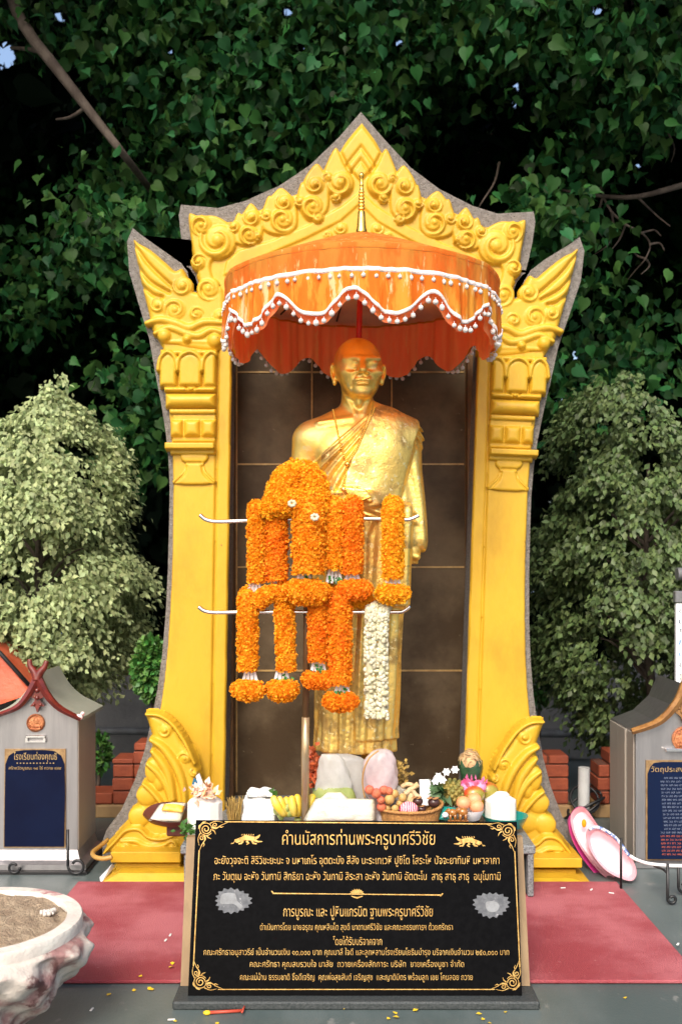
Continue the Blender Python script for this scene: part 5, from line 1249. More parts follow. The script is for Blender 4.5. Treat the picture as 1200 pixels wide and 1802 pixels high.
m_long = mat('tan_longan', (.55, .36, .13), .55, c2=(.45, .27, .08), scale=30); m_lych = mat('coral_lychee', (.66, .10, .07), .55, c2=(.58, .16, .07), scale=24, bump=.6, bscale=160)
m_mang = mat('dark_mangosteen', (.035, .012, .016), .3, c2=(.06, .025, .02), scale=20); m_cal = mat('brown_calyx', (.36, .17, .06), .7)
for k, (px, py, r) in enumerate(((685, 1407, .019), (694, 1397, .016), (708, 1404, .0165), (695, 1423, .0145), (682, 1422, .013), (703, 1414, .014))):
    ball_thing('longan', px, py, YB2 - .045 + .012 * (k % 3), r * .92, m_long, 'tan longan fruit heaped at the left of the woven basket', 'longan', 'longans in the basket')
for k, (px, py, r) in enumerate(((662, 1396, .0175), (675, 1390, .016), (670, 1408, .0135), (671, 1420, .0165), (650, 1390, .016), (684, 1392, .014))):
    ball_thing('lychee', px, py, YB2 - .055 + .012 * (k % 2), r, m_lych, 'coral red lychee at the left edge of the woven basket, under the pink bag', 'lychee', 'lychees by the basket')
for k, (px, py, r, lab) in enumerate(((735, 1410, .0175, 'small dark mangosteen behind the pink striped ball in the basket'), (763, 1412, .0205, 'largest glossy dark mangosteen at the right rim of the basket'), (741, 1424, .0165, 'dark mangosteen low beside the pink striped ball in the basket'))):
    p = W(px, py, YB2 - .02); t = empty('mangosteen', p, lab, 'mangosteen', 'mangosteens in the basket')
    MB().ball(p, r, 18, 12, (1, 1, .9)).build('rind', m_mang, t, True); mb = MB()
    for i in range(4):
        a = i * 1.57 + .4; mb.ball((p[0] + .7 * r * math.cos(a) - .004, p[1] - .3 * r + .5 * r * math.sin(a), p[2] + r * .78), r * .38, 8, 5, (1.2, 1.2, .3))
    mb.build('calyx', m_cal, t, True)
m_stripe = bpy.data.materials.new('pink_striped_paper'); m_stripe.use_nodes = True; N_ = m_stripe.node_tree.nodes; L_ = m_stripe.node_tree.links
wv = N_.new('ShaderNodeTexWave'); wv.inputs['Scale'].default_value = 42; wv.inputs['Distortion'].default_value = 2.5; wv.inputs['Detail'].default_value = 1
tc_ = N_.new('ShaderNodeTexCoord'); L_.new(tc_.outputs['Object'], wv.inputs['Vector']); cr = N_.new('ShaderNodeValToRGB'); cr.color_ramp.elements[0].color = (.72, .02, .10, 1); cr.color_ramp.elements[0].position = .42; cr.color_ramp.elements[1].color = (.85, .62, .62, 1); cr.color_ramp.elements[1].position = .62
L_.new(wv.outputs['Color'], cr.inputs['Fac']); L_.new(cr.outputs['Color'], N_['Principled BSDF'].inputs['Base Color']); N_['Principled BSDF'].inputs['Roughness'].default_value = .45
ball_thing('striped_ball', 719, 1424, YB2 - .055, .031, m_stripe, 'pink and white striped paper ball at the front of the woven basket', 'paper ball', None, (1.05, .8, .85))
o = MB().box(-.020, .020, -.0015, .0015, -.05, .04, .0006).build('white_card', m_paper, None); o.location = W(748, 1392, YB2 + .05); o.rotation_euler = (math.radians(-8), 0, .1); tag(o, 'pale upright card standing behind the dark mangosteens', 'card')
# ginger roots behind basket
m_gin = mat('tan_ginger_root', (.55, .36, .16), .7, c2=(.68, .5, .3), scale=24, bump=.4, bscale=60)
t = empty('ginger_root', Z0(722, YB2 + .06), 'knobbly tan ginger root behind the longans', 'ginger'); mb = MB()
for pts, r in (([(712, 1398), (724, 1388), (736, 1380)], .010), ([(724, 1388), (730, 1398), (738, 1404)], .009), ([(706, 1385), (716, 1380), (726, 1382)], .008)): mb.tube(catmull([W(a, b, YB2 + .04) for a, b in pts], 4), r, 8)
mb.tube([W(722, 1395, YB2 + .045), Z0(722, YB2 + .05)], .012, 8); mb.build('root', m_gin, t, True)
# mushroom-pale packet of sticks behind ginger
t = empty('rice_cake', Z0(706, YB2 + .09), 'cream slab of rice cake leaning behind the ginger root', 'rice cake'); pillow('slab', [W(690, 1420, 3.57), W(735, 1430, 3.57), W(733, 1398, 3.6), W(697, 1380, 3.6)], .014, m_wrap, t)
# flowers and greenery right of the bag
t = empty('marigold_posy', Z0(702, 3.62), 'little posy of yellow green flowers against the niche, right of the pink bag', 'flowers')
strands('stems', Z0(702, 3.62), 26, .02, .14, .0015, m_leaf2, parent=t); n = 90; P_ = np.array(W(702, 1362, 3.61)) + rnd(n) * np.array([.016, .012, .022]); v, q = leaves(P_, rnd(n), rnd(n, .5) + np.array([0, -1, .4]), .020 * rng.uniform(.6, 1.2, n), LANCE * np.array([1.7, 1, 1])); mk('petals', v, q, m_dry, t)
# pineapple
m_pine = mat('pineapple_skin', (.34, .24, .05), .6, c2=(.16, .17, .04), scale=20, bump=.8, bscale=60); m_pleaf = mat('pineapple_leaf', (.07, .17, .06), .5, c2=(.16, .24, .12), scale=20, island=(.6, 1.4))
px_, py_ = 797, 1395; pc = np.array(W(px_, py_, 3.60)); t = empty('pineapple', Z0(px_, 3.60), 'pineapple lying with its green leaves forward, behind the teal cloth', 'pineapple')
ax = np.array([-.75, -.62, .18]); ax /= np.linalg.norm(ax); s_ = np.linspace(0, 1, 18)
e1 = np.cross(ax, (0, 0, 1)); e1 /= np.linalg.norm(e1); e2 = np.cross(e1, ax)
mb = MB(); mb.tube([pc - ax * .06 + ax * .12 * k for k in s_], [.004 + .040 * math.sin(math.pi * (.06 + .86 * k)) ** .6 for k in s_], 18); mb.build('fruit', m_pine, t, True)
mb = MB(); 
for i in range(9):
    for j in range(12):
        k = (i + .5) / 9; a = 2 * math.pi * (j + .5 * (i % 2)) / 12; r = .004 + .040 * math.sin(math.pi * (.06 + .86 * k)) ** .6; mb.ball(pc - ax * .06 + ax * .12 * k + r * (math.cos(a) * e1 + math.sin(a) * e2), .0085, 6, 4)
mb.build('eyes', m_pine, t, True)
n = 46; P_ = np.tile(pc + ax * .055, (n, 1)) + rnd(n, .006); v, q = leaves(P_, np.tile(ax, (n, 1)) + rnd(n, .55), rnd(n, .4) + np.array([0, -.3, 1]), .075 * rng.uniform(.6, 1.2, n), LANCE * np.array([.9, 1, 1])); mk('leaf_crown', v, q, m_pleaf, t)
t = empty('white_flower_sprig', Z0(772, 3.55), 'white orchid flowers above the pineapple leaves', 'flowers')
for px, py in ((771, 1366), (766, 1374), (785, 1358), (800, 1354), (778, 1372)):
    n = 6; a = np.arange(n) * 1.05; v, q = leaves(np.tile(W(px, py, 3.54), (n, 1)), np.stack([np.cos(a), -.3 + 0 * a, np.sin(a)], 1), np.tile([0., -1, .3], (n, 1)), np.full(n, .016), LANCE * np.array([2, 1, 1])); mk('flower', v, q, m_paper, t)
strands('stems', Z0(775, 3.57), 20, .03, .14, .0016, m_leaf2, parent=t)
# herb bundle wrapped in leaf
t = empty('herb_bundle', Z0(826, 3.66), 'dried roots tied in a dark green wrapped leaf, against the right pillar', 'herbs')
m_gwrap = mat('dark_green_wrapped_leaf', (.012, .045, .018), .2, c2=(.03, .08, .035), scale=24, bump=.6, bscale=30, coat=.5)
pts = [(1366, 810, 846), (1352, 806, 849), (1338, 805, 848), (1334, 812, 842)]; mb = MB(); n = 22; V = []
allr = [(1470, 812, 842)] + pts
for py, l, r in allr:
    x0, _, z = W((l + r) / 2, py, 3.66); hw = (r - l) / 2 * 3.66 / F
    for j in range(n): a = 2 * math.pi * j / n; V.append((x0 + hw * math.sin(a) * (1 + .05 * math.sin(5 * a)), 3.66 - hw * .8 * math.cos(a), max(z, ZT + .001)))
Fc = [(i * n + j, i * n + (j + 1) % n, (i + 1) * n + (j + 1) % n, (i + 1) * n + j) for i in range(len(allr) - 1) for j in range(n)] + [tuple(range(n)), tuple((len(allr) - 1) * n + j for j in range(n))[::-1]]
mb.add(V, Fc); mb.build('leaf_wrap', m_gwrap, t, True)
m_root = mat('straw_root', (.48, .32, .16), .8, island=(.5, 1.3)); c = np.array(W(826, 1346, 3.65)); mb = MB()
for i in range(150):
    d = np.array([random.gauss(0, 1), random.gauss(0, 1) - .3, abs(random.gauss(0, 1)) + .2]); d /= np.linalg.norm(d); R_ = random.uniform(.6, 1) * .045; q_ = np.cross(d, (0, 1, 0)); p = c + d * R_ * np.array([.95, .8, 1.25])
    mb.tube([p - q_ * .012, p + d * .004, p + q_ * .012 + (0, 0, random.uniform(-.004, .004))], .0012, 4)
mb.ball(c + (0, 0, .012), .034, 12, 8, (1, .85, 1.1)); mb.build('dried_roots', m_root, t, True)
# dragon fruit, mangoes, eggs, bowls
m_dragon = mat('pink_dragon_fruit', (.68, .06, .22), .4, c2=(.76, .30, .48), scale=16); m_dtip = mat('dragon_fruit_scale', (.70, .12, .28), .45, c2=(.45, .42, .12), scale=26)
for (px, py, r, lab) in ((822, 1386, .033, 'bright pink dragon fruit above the eggs'), (842, 1384, .026, 'smaller pink dragon fruit leaning on the red green mango')):
    p = np.array(W(px, py, 3.60)); t = empty('dragon_fruit', p, lab, 'dragon fruit'); mb = MB().ball(p, r, 18, 12, (1.05, .9, .9))
    n = 22; u = rnd(n); u[:, 1] -= .5; u /= np.linalg.norm(u, axis=1)[:, None]; v, q = leaves(p + u * r * .85, u + np.array([0, 0, .9]), u + rnd(n, .2), np.full(n, .022), LANCE * np.array([1.5, 1, 1])); mb.add(v, q); mb.build('scaly_skin', m_dragon, t, True)
m_mango = mat('red_green_mango', (.50, .06, .02), .35, c2=(.28, .24, .03), scale=11, lo=.42, hi=.58, coat=.3)
ball_thing('mango', 857, 1392, 3.63, .040, m_mango, 'red and green mango leaning on the right yellow scroll', 'mango', None, (1, .8, .85))
ball_thing('mango', 834, 1398, 3.57, .036, m_mango, 'red green mango directly behind the salmon eggs', 'mango', None, (1.05, .8, .85))
for px, py in ((816, 1412), (834, 1410), (841, 1418)): pass
for px, py, lab in ((815, 1413, 'salmon coloured egg at the left of the white bowl'), (834, 1407, 'salmon coloured egg on top of the others in the white bowl'), (838, 1419, 'salmon coloured egg at the front right of the white bowl')):
    ball_thing('egg', px, py, 3.51 if py != 1407 else 3.525, .0255, m_egg, lab, 'egg', 'eggs in the white bowl', (1, .95, .92))
p = np.array(W(828, 1443, 3.515)); 
MB().V
o = MB().lathe([(.022, 0), (.030, .003), (.044, .032), (.0465, .038), (.043, .036), (.028, .008), (.001, .006)], p, 28).build('white_bowl', m_plastic_w, None, True, 50); tag(o, 'small white bowl holding three salmon eggs', 'bowl')
mb = MB(); p = np.array(Z0(900, 3.56)); o = mb.lathe([(.04, .0), (.06, .006), (.078, .040), (.081, .046), (.077, .044), (.055, .012), (.001, .008)], p + (-.02, .02, .012), 32).build('teal_dish', m_teal, None, True, 50); tag(o, 'teal plastic dish sticking out under the right coconut', 'dish')
pillow('x', [W(772, 1442, 3.46), W(800, 1446, 3.46), W(806, 1422, 3.50), W(778, 1418, 3.50)], .012, m_teal).name = 'teal_cloth'; tag(bpy.data.objects['teal_cloth'], 'folded teal cloth with white edge, between the basket and the wooden figurines', 'cloth')
ball_thing('white_blossom', 783, 1434, 3.44, .009, m_paper, 'small white blossom lying on the folded teal cloth', 'blossom', None, (1.2, .6, 1))
m_fig = mat('brown_glazed_wood', (.36, .15, .03), .25, c2=(.25, .09, .015), scale=20, coat=.5)
for (px, Y, s_, lab) in ((796, 3.455, 1.0, 'small brown glazed elephant figurine, left one before the egg bowl'), (814, 3.450, 1.1, 'small brown glazed elephant figurine, right one before the egg bowl')):
    c = np.array(W(px, 1441, Y)); t = empty('elephant_figurine', c, lab, 'figurine'); k = .011 * s_; mb = MB()
    mb.ball(c + (0, 0, 1.9 * k), 1.25 * k, 14, 9, (1.2, .9, .95)); mb.ball(c + (-1.35 * k, 0, 2.3 * k), .85 * k, 12, 8); mb.tube([c + (-2.0 * k, 0, 2.3 * k), c + (-2.4 * k, 0, 1.4 * k), c + (-2.2 * k, 0, .5 * k), c + (-2.5 * k, 0, .2 * k)], [.4 * k, .34 * k, .25 * k, .2 * k], 8); mb.build('body', m_fig, t, True)
    for dx in (-.7, .75):
        for dy in (-.45, .45): MB().tube([c + (dx * k, dy * k, 1.5 * k), c + (dx * k, dy * k, -.3 * k)], [.45 * k, .42 * k], 8).build('leg', m_fig, t, True)
    for dy in (-.8, .8): MB().ball(c + (-1.1 * k, dy * k, 2.4 * k), .7 * k, 10, 7, (.8, .25, 1)).build('ear', m_fig, t, True)
    MB().box(c[0] - 1.5 * k, c[0] + 1.5 * k, c[1] - .8 * k, c[1] + .8 * k, ZT + .001, c[2] - .25 * k, .001).build('stand', m_fig, t)
# fallen blossom sprig at the left end of the step
n = 60; P_ = np.array(W(330, 1462, 3.44)) + rnd(n) * np.array([.014, .010, .010]); v, q = leaves(P_, rnd(n), rnd(n, .5) + np.array([0, -.5, 1]), .022 * rng.uniform(.6, 1.2, n), LANCE * np.array([1.7, 1, 1]))
t = empty('leaf_sprig', (W(330, 0, 3.44)[0], 3.47, ZT), 'dark green leaf sprig drooping over the left front corner of the step', 'leaves'); mk('leaves', v, q, m_leaf2, t)
# ================================================================ DONATION BOXES, STANDS, BOWL, FLOOR LITTER
m_ss = mat('brushed_steel_box', (.40, .385, .39), .30, .85, c2=(.34, .33, .335), scale=6, stretch=(6, 6, .5), bump=.15, bscale=60)
m_ssd = mat('dull_steel_side', (.42, .38, .32), .45, .4, c2=(.37, .33, .28), scale=3, stretch=(1, 1, .4))
m_roofg = mat('grey_green_roof', (.27, .28, .22), .45, c2=(.32, .32, .26), scale=5)
m_red = mat('red_lacquer_carving', (.17, .020, .012), .35, c2=(.10, .012, .008), scale=30, c3=(.45, .20, .08), c3scale=70, c3t=.68, coat=.3)
m_brn = mat('brown_gilt_carving', (.32, .16, .05), .4, c2=(.22, .10, .03), scale=40, c3=(.70, .45, .14), c3scale=90, c3t=.66, coat=.2)
m_navy = mat('navy_panel', (.0018, .004, .020), .25, c2=(.0025, .006, .026), scale=5, spec=.12)
m_copper = mat('copper_emblem', (.50, .20, .08), .4, .4, c2=(.30, .08, .03), scale=40, bump=.8, bscale=80)
m_iron = mat('black_wrought_iron', (.008, .008, .009), .45)
def sheet(px_pts, Y0, Y1): return [W(a, b, Y0) for a, b in px_pts], [tuple(np.array(W(a, b, Y0)) + (0, Y1 - Y0, 0)) for a, b in px_pts]
def gable_board(mb, pts, Y, w, th):
    """curved barge board along a polyline in photograph pixels"""
    P_ = catmull(pts, 6); T = np.gradient(P_, axis=0); T /= np.linalg.norm(T, axis=1)[:, None]; N_ = np.stack([-T[:, 1], T[:, 0]], 1)
    W_ = np.interp(np.linspace(0, 1, len(P_)), np.linspace(0, 1, len(w)), w) / 2
    prev = None; V = []; Fc = []
    for p, n_, k in zip(P_, N_, W_):
        a, b = p + n_ * k, p - n_ * k
        V += [W(a[0], a[1], Y), W(*p, Y - th * .7), W(b[0], b[1], Y), tuple(np.array(W(b[0], b[1], Y)) + (0, th, 0)), tuple(np.array(W(a[0], a[1], Y)) + (0, th, 0))]
    m = len(P_)
    for i in range(m - 1):
        for j in range(5): Fc.append((i * 5 + j, i * 5 + (j + 1) % 5, (i + 1) * 5 + (j + 1) % 5, (i + 1) * 5 + j))
    Fc += [tuple(range(5))[::-1], tuple((m - 1) * 5 + j for j in range(5))]; mb.add(V, Fc)
# ---- left box
YL = 3.75; D1 = .26
zl = lambda py: W(0, py, YL)[2]; xl_ = lambda px: W(px, 0, YL)[0]
legh = HC - (1530 - 1000) * YL / F
bx = empty('donation_box', (xl_(62), YL + .2, 0), 'brushed steel donation box with red carved gable and navy panel', 'donation box')
# front wall with pointed gable, sides running back
fr = [(-20, 1495), (137, 1495), (137, 1268), (100, 1240), (66, 1196), (30, 1240), (-20, 1262)]
MB().prism(*sheet(fr, YL, YL + D1)).build('cabinet', m_ss, bx)
MB().prism([W(137.5, 1495, YL + .004), W(137.5, 1255, YL + .004), (xl_(137.5), YL + D1, zl(1255)), (xl_(137.5), YL + D1, zl(1495))], [tuple(np.array(p) + (.003, 0, 0)) for p in (W(137.5, 1495, YL + .004), W(137.5, 1255, YL + .004), (xl_(137.5), YL + D1, zl(1255)), (xl_(137.5), YL + D1, zl(1495)))]).build('side_panel', m_ssd, bx)
# roof: concave sweep to the right, from ridge to eave
def roof(pts, m, y0, y1, name, th=.012, rise=0.0):
    P_ = catmull(pts, 6); V = []; Fc = []
    for p in P_:
        for y, dz in ((y0, 0), (y1, 0), (y1, th), (y0, th)): q_ = W(p[0], p[1], YL); V.append((q_[0], y, q_[2] + dz + (rise if y == y1 else 0)))
    m_ = len(P_)
    for i in range(m_ - 1):
        for j in range(4): Fc.append((i * 4 + j, i * 4 + (j + 1) % 4, (i + 1) * 4 + (j + 1) % 4, (i + 1) * 4 + j))
    Fc += [(3, 2, 1, 0), tuple((m_ - 1) * 4 + j for j in range(4))]; mb = MB(); mb.add(V, Fc); return mb.build(name, m, bx)
roof([(66, 1190), (85, 1222), (110, 1246), (150, 1266)], m_roofg, YL - .02, YL + D1 + .03, 'right_roof')
roof([(66, 1190), (48, 1222), (22, 1246), (-22, 1266)], m_roofg, YL - .02, YL + D1 + .03, 'left_roof')
mb = MB(); gable_board(mb, [(66, 1192), (82, 1222), (104, 1246), (142, 1266)], YL - .035, [15, 12, 10, 7], .014); gable_board(mb, [(66, 1192), (50, 1222), (28, 1246), (-20, 1264)], YL - .035, [15, 12, 10, 7], .014)
mb.build('barge_board', m_red, bx, True, 40)
mb = MB(); P_ = catmull([(66, 1192), (78, 1224), (70, 1230), (74, 1238), (78, 1243), (70, 1244), (66, 1254), (62, 1244), (54, 1243), (58, 1238), (62, 1230), (54, 1224)], 3, True); A = Wa(P_[:, 0], P_[:, 1], YL - .03); B_ = A.copy(); B_[:, 1] += .022; mb.prism(A, B_)
for a, b, r in ((66, 1215, .009), (66, 1228, .008), (60, 1240, .006), (72, 1240, .006)): mb.ball(W(a, b, YL - .032), r, 10, 7)
mb.build('gable_pendant', m_red, bx, True, 40)
mb = MB(); mb.tube(catmull([W(66, 1196, YL - .03), W(62, 1184, YL - .03), W(54, 1172, YL - .03), W(53, 1160, YL - .03)], 5), np.linspace(.018, .008, 16), 8); mb.tube(catmull([W(66, 1196, YL - .03), W(71, 1184, YL - .03), W(79, 1174, YL - .03), W(83, 1163, YL - .03)], 5), np.linspace(.018, .008, 16), 8)
mb.build('finial', m_red, bx, True)
mb = MB(); mb.ball(W(140, 1262, YL - .03), .012, 10, 7, (1.2, .6, 1)); mb.ball(W(146, 1256, YL - .03), .008, 10, 7); mb.build('eave_flower', mat('pink_white_flower', (.7, .35, .36), .6, c2=(.75, .7, .66), scale=60), bx, True)
def medallion(px, py, r, Y, m, par):
    p = W(px, py, Y); mb = MB(); n = 32
    V = []; prof = [(r, 0), (r, .006), (r * .86, .010), (r * .78, .005), (r * .5, .008), (.001, .012)]
    for rr_, h_ in prof:
        for j in range(n): a = 2 * math.pi * j / n; V.append((p[0] + rr_ * math.cos(a), Y - h_, p[2] + rr_ * math.sin(a)))
    Fc = [(i * n + j, i * n + (j + 1) % n, (i + 1) * n + (j + 1) % n, (i + 1) * n + j) for i in range(len(prof) - 1) for j in range(n)] + [tuple(range(n))]
    mb.add(V, Fc); mb.tube([W(px - 8, py + 10, Y - .01), W(px, py + 12, Y - .012), W(px + 8, py + 10, Y - .01)], .006, 8); mb.ball(W(px, py - 3, Y - .008), .012, 10, 8, (.8, .5, 1.2)); mb.ball(W(px, py + 6, Y - .008), .014, 10, 8, (1.3, .5, .7))
    return mb.build('emblem', m, par, True, 50)
medallion(64, 1272, 16 * YL / F, YL - .001, m_copper, bx)
mb = MB(); a, b = W(47, 1293, YL), W(82, 1300, YL); mb.box(a[0], b[0], YL - .012, YL - .001, b[2] + .004, a[2], .002); mb.box(a[0], a[0] + .008, YL - .012, YL - .001, b[2] - .008, b[2] + .004); mb.box(b[0] - .008, b[0], YL - .012, YL - .001, b[2] - .012, b[2] + .004); mb.box(a[0], b[0], YL - .010, YL - .001, b[2] - .012, b[2] - .008)
mb.build('coin_slot', m_steel, bx)
m_goldf = mat('worn_gilt_frame', (.40, .26, .12), .45, .5, c2=(.25, .15, .07), scale=30)
MB().prism(*sheet([(7, 1492), (116, 1492), (116, 1318), (9, 1318)], YL - .006, YL - .001)).build('panel_frame', m_goldf, bx)
pn = catmull([(9, 1490)], 1); P_ = [(8, 1490), (113, 1490), (115, 1400), (114, 1345), (108, 1330), (96, 1322), (78, 1320), (44, 1320), (28, 1322), (16, 1330), (10, 1345)]
MB().prism(*sheet(P_, YL - .0105, YL - .0065)).build('navy_panel', m_navy, bx)
fL = lambda a, b: np.array(W(a, b, YL - .0125))
m_gilt2 = mat('panel_lettering', (.50, .34, .14), .4, .3)
text_part('โรงเรียนท่องคุณธิ', 63, 1332, 76, 18, fL, m_gilt2, bx, None); text_part('- - - - - - - - - - - -', 63, 1343, 66, 1.6, fL, m_gilt2, bx, None); text_part('สร้างวัดบูรณะ ๑๔ ไร่ ถวาย ๙๙๙', 62, 1352, 92, 8, fL, m_gilt2, bx, None)
# flared base with returns
V = []; 
def flare(x0, x1, y0, y1, zt_, zb, e):
    mb = MB(); top = [(x0, y0, zt_), (x1, y0, zt_), (x1, y1, zt_), (x0, y1, zt_)]; mid = [(x0 - e * .3, y0 - e * .3, zb + (zt_ - zb) * .45), (x1 + e * .3, y0 - e * .3, zb + (zt_ - zb) * .45), (x1 + e * .3, y1, zb + (zt_ - zb) * .45), (x0 - e * .3, y1, zb + (zt_ - zb) * .45)]
    bot = [(x0 - e, y0 - e, zb + .02), (x1 + e, y0 - e, zb + .02), (x1 + e, y1, zb + .02), (x0 - e, y1, zb + .02)]; bot2 = [(a, b, zb) for a, b, c in bot]
    V = top + mid + bot + bot2; Fc = [(0, 1, 2, 3), (15, 14, 13, 12)]
    for i in range(3):
        for j in range(4): Fc.append((i * 4 + j, (i + 1) * 4 + j, (i + 1) * 4 + (j + 1) % 4, i * 4 + (j + 1) % 4))
    mb.add(V, Fc); return mb
flare(xl_(-20), xl_(137), YL, YL + D1, zl(1495) - .001, zl(1526), .04).build('flared_base', m_ss, bx)
# black iron stand under it
def scroll_leg(mb, px, pyt, pyb, Y, r, sgn, turns=1.15):
    s_ = Y / F; P_ = [(px, pyt), (px, pyb - r)]
    sp = [(px + sgn * r + (r * (1 - .5 * k)) * math.cos(math.pi * (1 if sgn > 0 else 0) - sgn * k * turns * 2 * math.pi * .8), pyb - r + r * (1 - .5 * k) * math.sin(k * turns * 2 * math.pi * .8)) for k in np.linspace(0, 1, 22)]
    mb.tube([W(a, b, Y) for a, b in P_ + sp], .0052, 8)
st = empty('iron_stand', (xl_(60), YL + .1, 0), 'black wrought iron stand with curled feet under the left steel box', 'stand')
zf = zl(1526) - .002
mb = MB(); e = .05
mb.box(xl_(-20) - e, xl_(137) + e, YL - .055, YL - .043, zf - .012, zf); mb.box(xl_(-20) - e, xl_(137) + e, YL + D1 - .01, YL + D1 + .002, zf - .012, zf); mb.box(xl_(137) + e - .012, xl_(137) + e, YL - .043, YL + D1 - .01, zf - .012, zf)
mb.build('frame', m_iron, st)
for px, Yq in ((120, YL - .075), (36, YL - .06)):
    mb = MB(); pyb = 1000 + (HC - .006) * F / Yq; scroll_leg(mb, px, 1460 if px == 120 else 1530, pyb, Yq, 16 if px == 120 else 11, 1 if px == 120 else -1); mb.build('leg', m_iron, st, True)
for px in (120, 20): MB().tube([(W(px, 0, YL)[0], YL + D1 + .01, zf - .006), (W(px, 0, YL)[0], YL + D1 + .01, .001)], .005, 8).build('leg', m_iron, st, True)
# ---- orange roof of a second little shrine at the left edge, behind the box
m_or = mat('orange_roof_tile', (.48, .07, .025), .5, c2=(.56, .11, .05), scale=10, bump=.3, bscale=60)
YR = 4.15; sh = empty('roofed_cabinet', (W(-60, 0, YR)[0], YR, 0), 'cabinet with orange pitched roof at the left edge, behind the steel box', 'cabinet')
rp = [(-150, 1240), (-60, 1100), (0, 1150), (50, 1204), (46, 1222), (0, 1240)]
A = [W(-90, 1085, YR + .02), W(-4, 1148, YR - .02), W(54, 1206, YR - .1), W(10, 1238, YR - .32), W(-100, 1240, YR - .32)]
V = [W(-120, 1060, YR + .1), W(2, 1150, YR + .1), W(52, 1205, YR + .1), W(-120, 1262, YR - .30), W(-10, 1262, YR - .30), W(36, 1228, YR - .30)]
mb = MB(); ridge = []
for k in range(9):
    u = k / 8; top = np.array(W(-120 + 120 * u, 1058 + 88 * u, YR + .15)); bot = np.array(W(-120 + 176 * u, 1200 + 30 * u, YR - .05)); ridge.append((top, bot))
pl = [W(-140, 1040, YR), W(0, 1146, YR), W(58, 1206, YR), W(52, 1222, YR - .02), W(0, 1240, YR - .06), W(-140, 1262, YR - .06)]
MB().prism(pl, [tuple(np.array(p) + (0, .35, 0)) for p in pl]).build('roof', m_or, sh)
mb = MB()
for k in range(10): a = np.array([-130 + 13 * k, 1062 + 10 * k]); b = a + np.array([34, 118 - 5 * k]); mb.tube([W(a[0], a[1] - 14, YR - .006), W(b[0], min(b[1], 1236), YR - .012)], .003, 6)
mb.build('roof_seam', m_or, sh, True)
MB().tube([W(-30, 1122, YR - .03), W(0, 1148, YR - .03), W(52, 1206, YR - .03)], .009, 8).build('ridge_cap', m_iron, sh, True)
MB().box(W(-140, 0, YR)[0], W(-20, 0, YR)[0], YR + .02, YR + .30, 0, W(0, 1236, YR)[2], .004).build('body', m_ss, sh)
# ---- right box
YQ = 3.80; xq = lambda px: W(px, 0, YQ)[0]; zq = lambda py: W(0, py, YQ)[2]
bx = empty('donation_box', (xq(1200), YQ + .2, 0), 'steel donation box with brown gilt gable at the right edge', 'donation box')
fr = [(1118, 1525), (1300, 1525), (1300, 1290), (1245, 1258), (1207, 1205), (1190, 1244), (1160, 1272), (1118, 1288)]
MB().prism(*sheet(fr, YQ, YQ + .35)).build('cabinet', m_ss, bx)
mb = MB(); zb_ = W(0, 1518, YQ)[2]
for y0, y1, d in ((.012, .10, .006), (.112, .22, .010), (.232, .345, .006)): mb.box(xq(1118) - d, xq(1118) - .0005, YQ + y0, YQ + y1, zb_ + .002, zq(1290) - .002, .002)
mb.build('fluted_side', m_ssd, bx)
mb = MB(); gable_board(mb, [(1207, 1200), (1192, 1236), (1160, 1270), (1112, 1288)], YQ - .03, [14, 14, 12, 10], .016); gable_board(mb, [(1207, 1200), (1222, 1236), (1254, 1270), (1302, 1288)], YQ - .03, [14, 14, 12, 10], .016); mb.build('barge_board', m_brn, bx, True, 40)
roof_pts = None
mb = MB(); P_ = catmull([(1186, 1250), (1198, 1226), (1207, 1206), (1216, 1226), (1228, 1250), (1216, 1262), (1207, 1284), (1198, 1262)], 3, True); A = Wa(P_[:, 0], P_[:, 1], YQ - .02); B_ = A.copy(); B_[:, 1] += .016; mb.prism(A, B_)
for a, b, r in ((1207, 1232, .010), (1200, 1252, .008), (1214, 1252, .008), (1207, 1262, .008), (1194, 1246, .006)): mb.ball(W(a, b, YQ - .021), r, 10, 7)
mb.build('gable_pendant', m_brn, bx, True, 40)
mb = MB(); mb.lathe([(.012, 0), (.02, .01), (.022, .03), (.012, .045), (.016, .06), (.004, .09)], W(1207, 1204, YQ - .02), 14); mb.build('finial', m_white, bx, True)
medallion(1203, 1300, 22 * YQ / F, YQ - .001, m_copper, bx)
mb = MB(); a, b = W(1168, 1316, YQ), W(1240, 1322, YQ); mb.box(a[0], b[0], YQ - .02, YQ - .001, b[2], a[2], .002); mb.build('coin_slot', m_steel, bx)
MB().prism(*sheet([(1136, 1514), (1275, 1514), (1275, 1338), (1136, 1338)], YQ - .006, YQ - .001)).build('panel_frame', m_goldf, bx)
m_navyd = mat('navy_panel_printed', (.004, .010, .036), .3, spec=.15)
P_ = [(1139, 1512), (1272, 1512), (1272, 1350), (1262, 1341), (1164, 1341), (1150, 1343), (1144, 1350), (1139, 1362)]
MB().prism(*sheet(P_, YQ - .0105, YQ - .0065)).build('navy_panel', m_navyd, bx)
fR = lambda a, b: np.array(W(a, b, YQ - .0125))
text_part('วัตถุประสงค์การบริจาค', 1206, 1355, 122, 13, fR, m_gilt2, bx, None)
m_print = mat('pale_print', (.22, .26, .36), .5); m_printr = mat('red_reflection_print', (.55, .12, .05), .5)
for k in range(22):
    py = 1369 + k * 6.4; nn = 11 + (k * 7) % 3; s_ = ' '.join(random.choice(['กา', 'นส', 'ระ', 'ชย', 'บท', 'วน', 'สง', 'พร']) for _ in range(nn))
    text_part(s_, 1214, py, 92 + (k * 13) % 14, 3.2, fR, m_printr if k > 15 else m_print, bx, None, 'print_line')  # red of the last lines paints the red light reflected on the panel
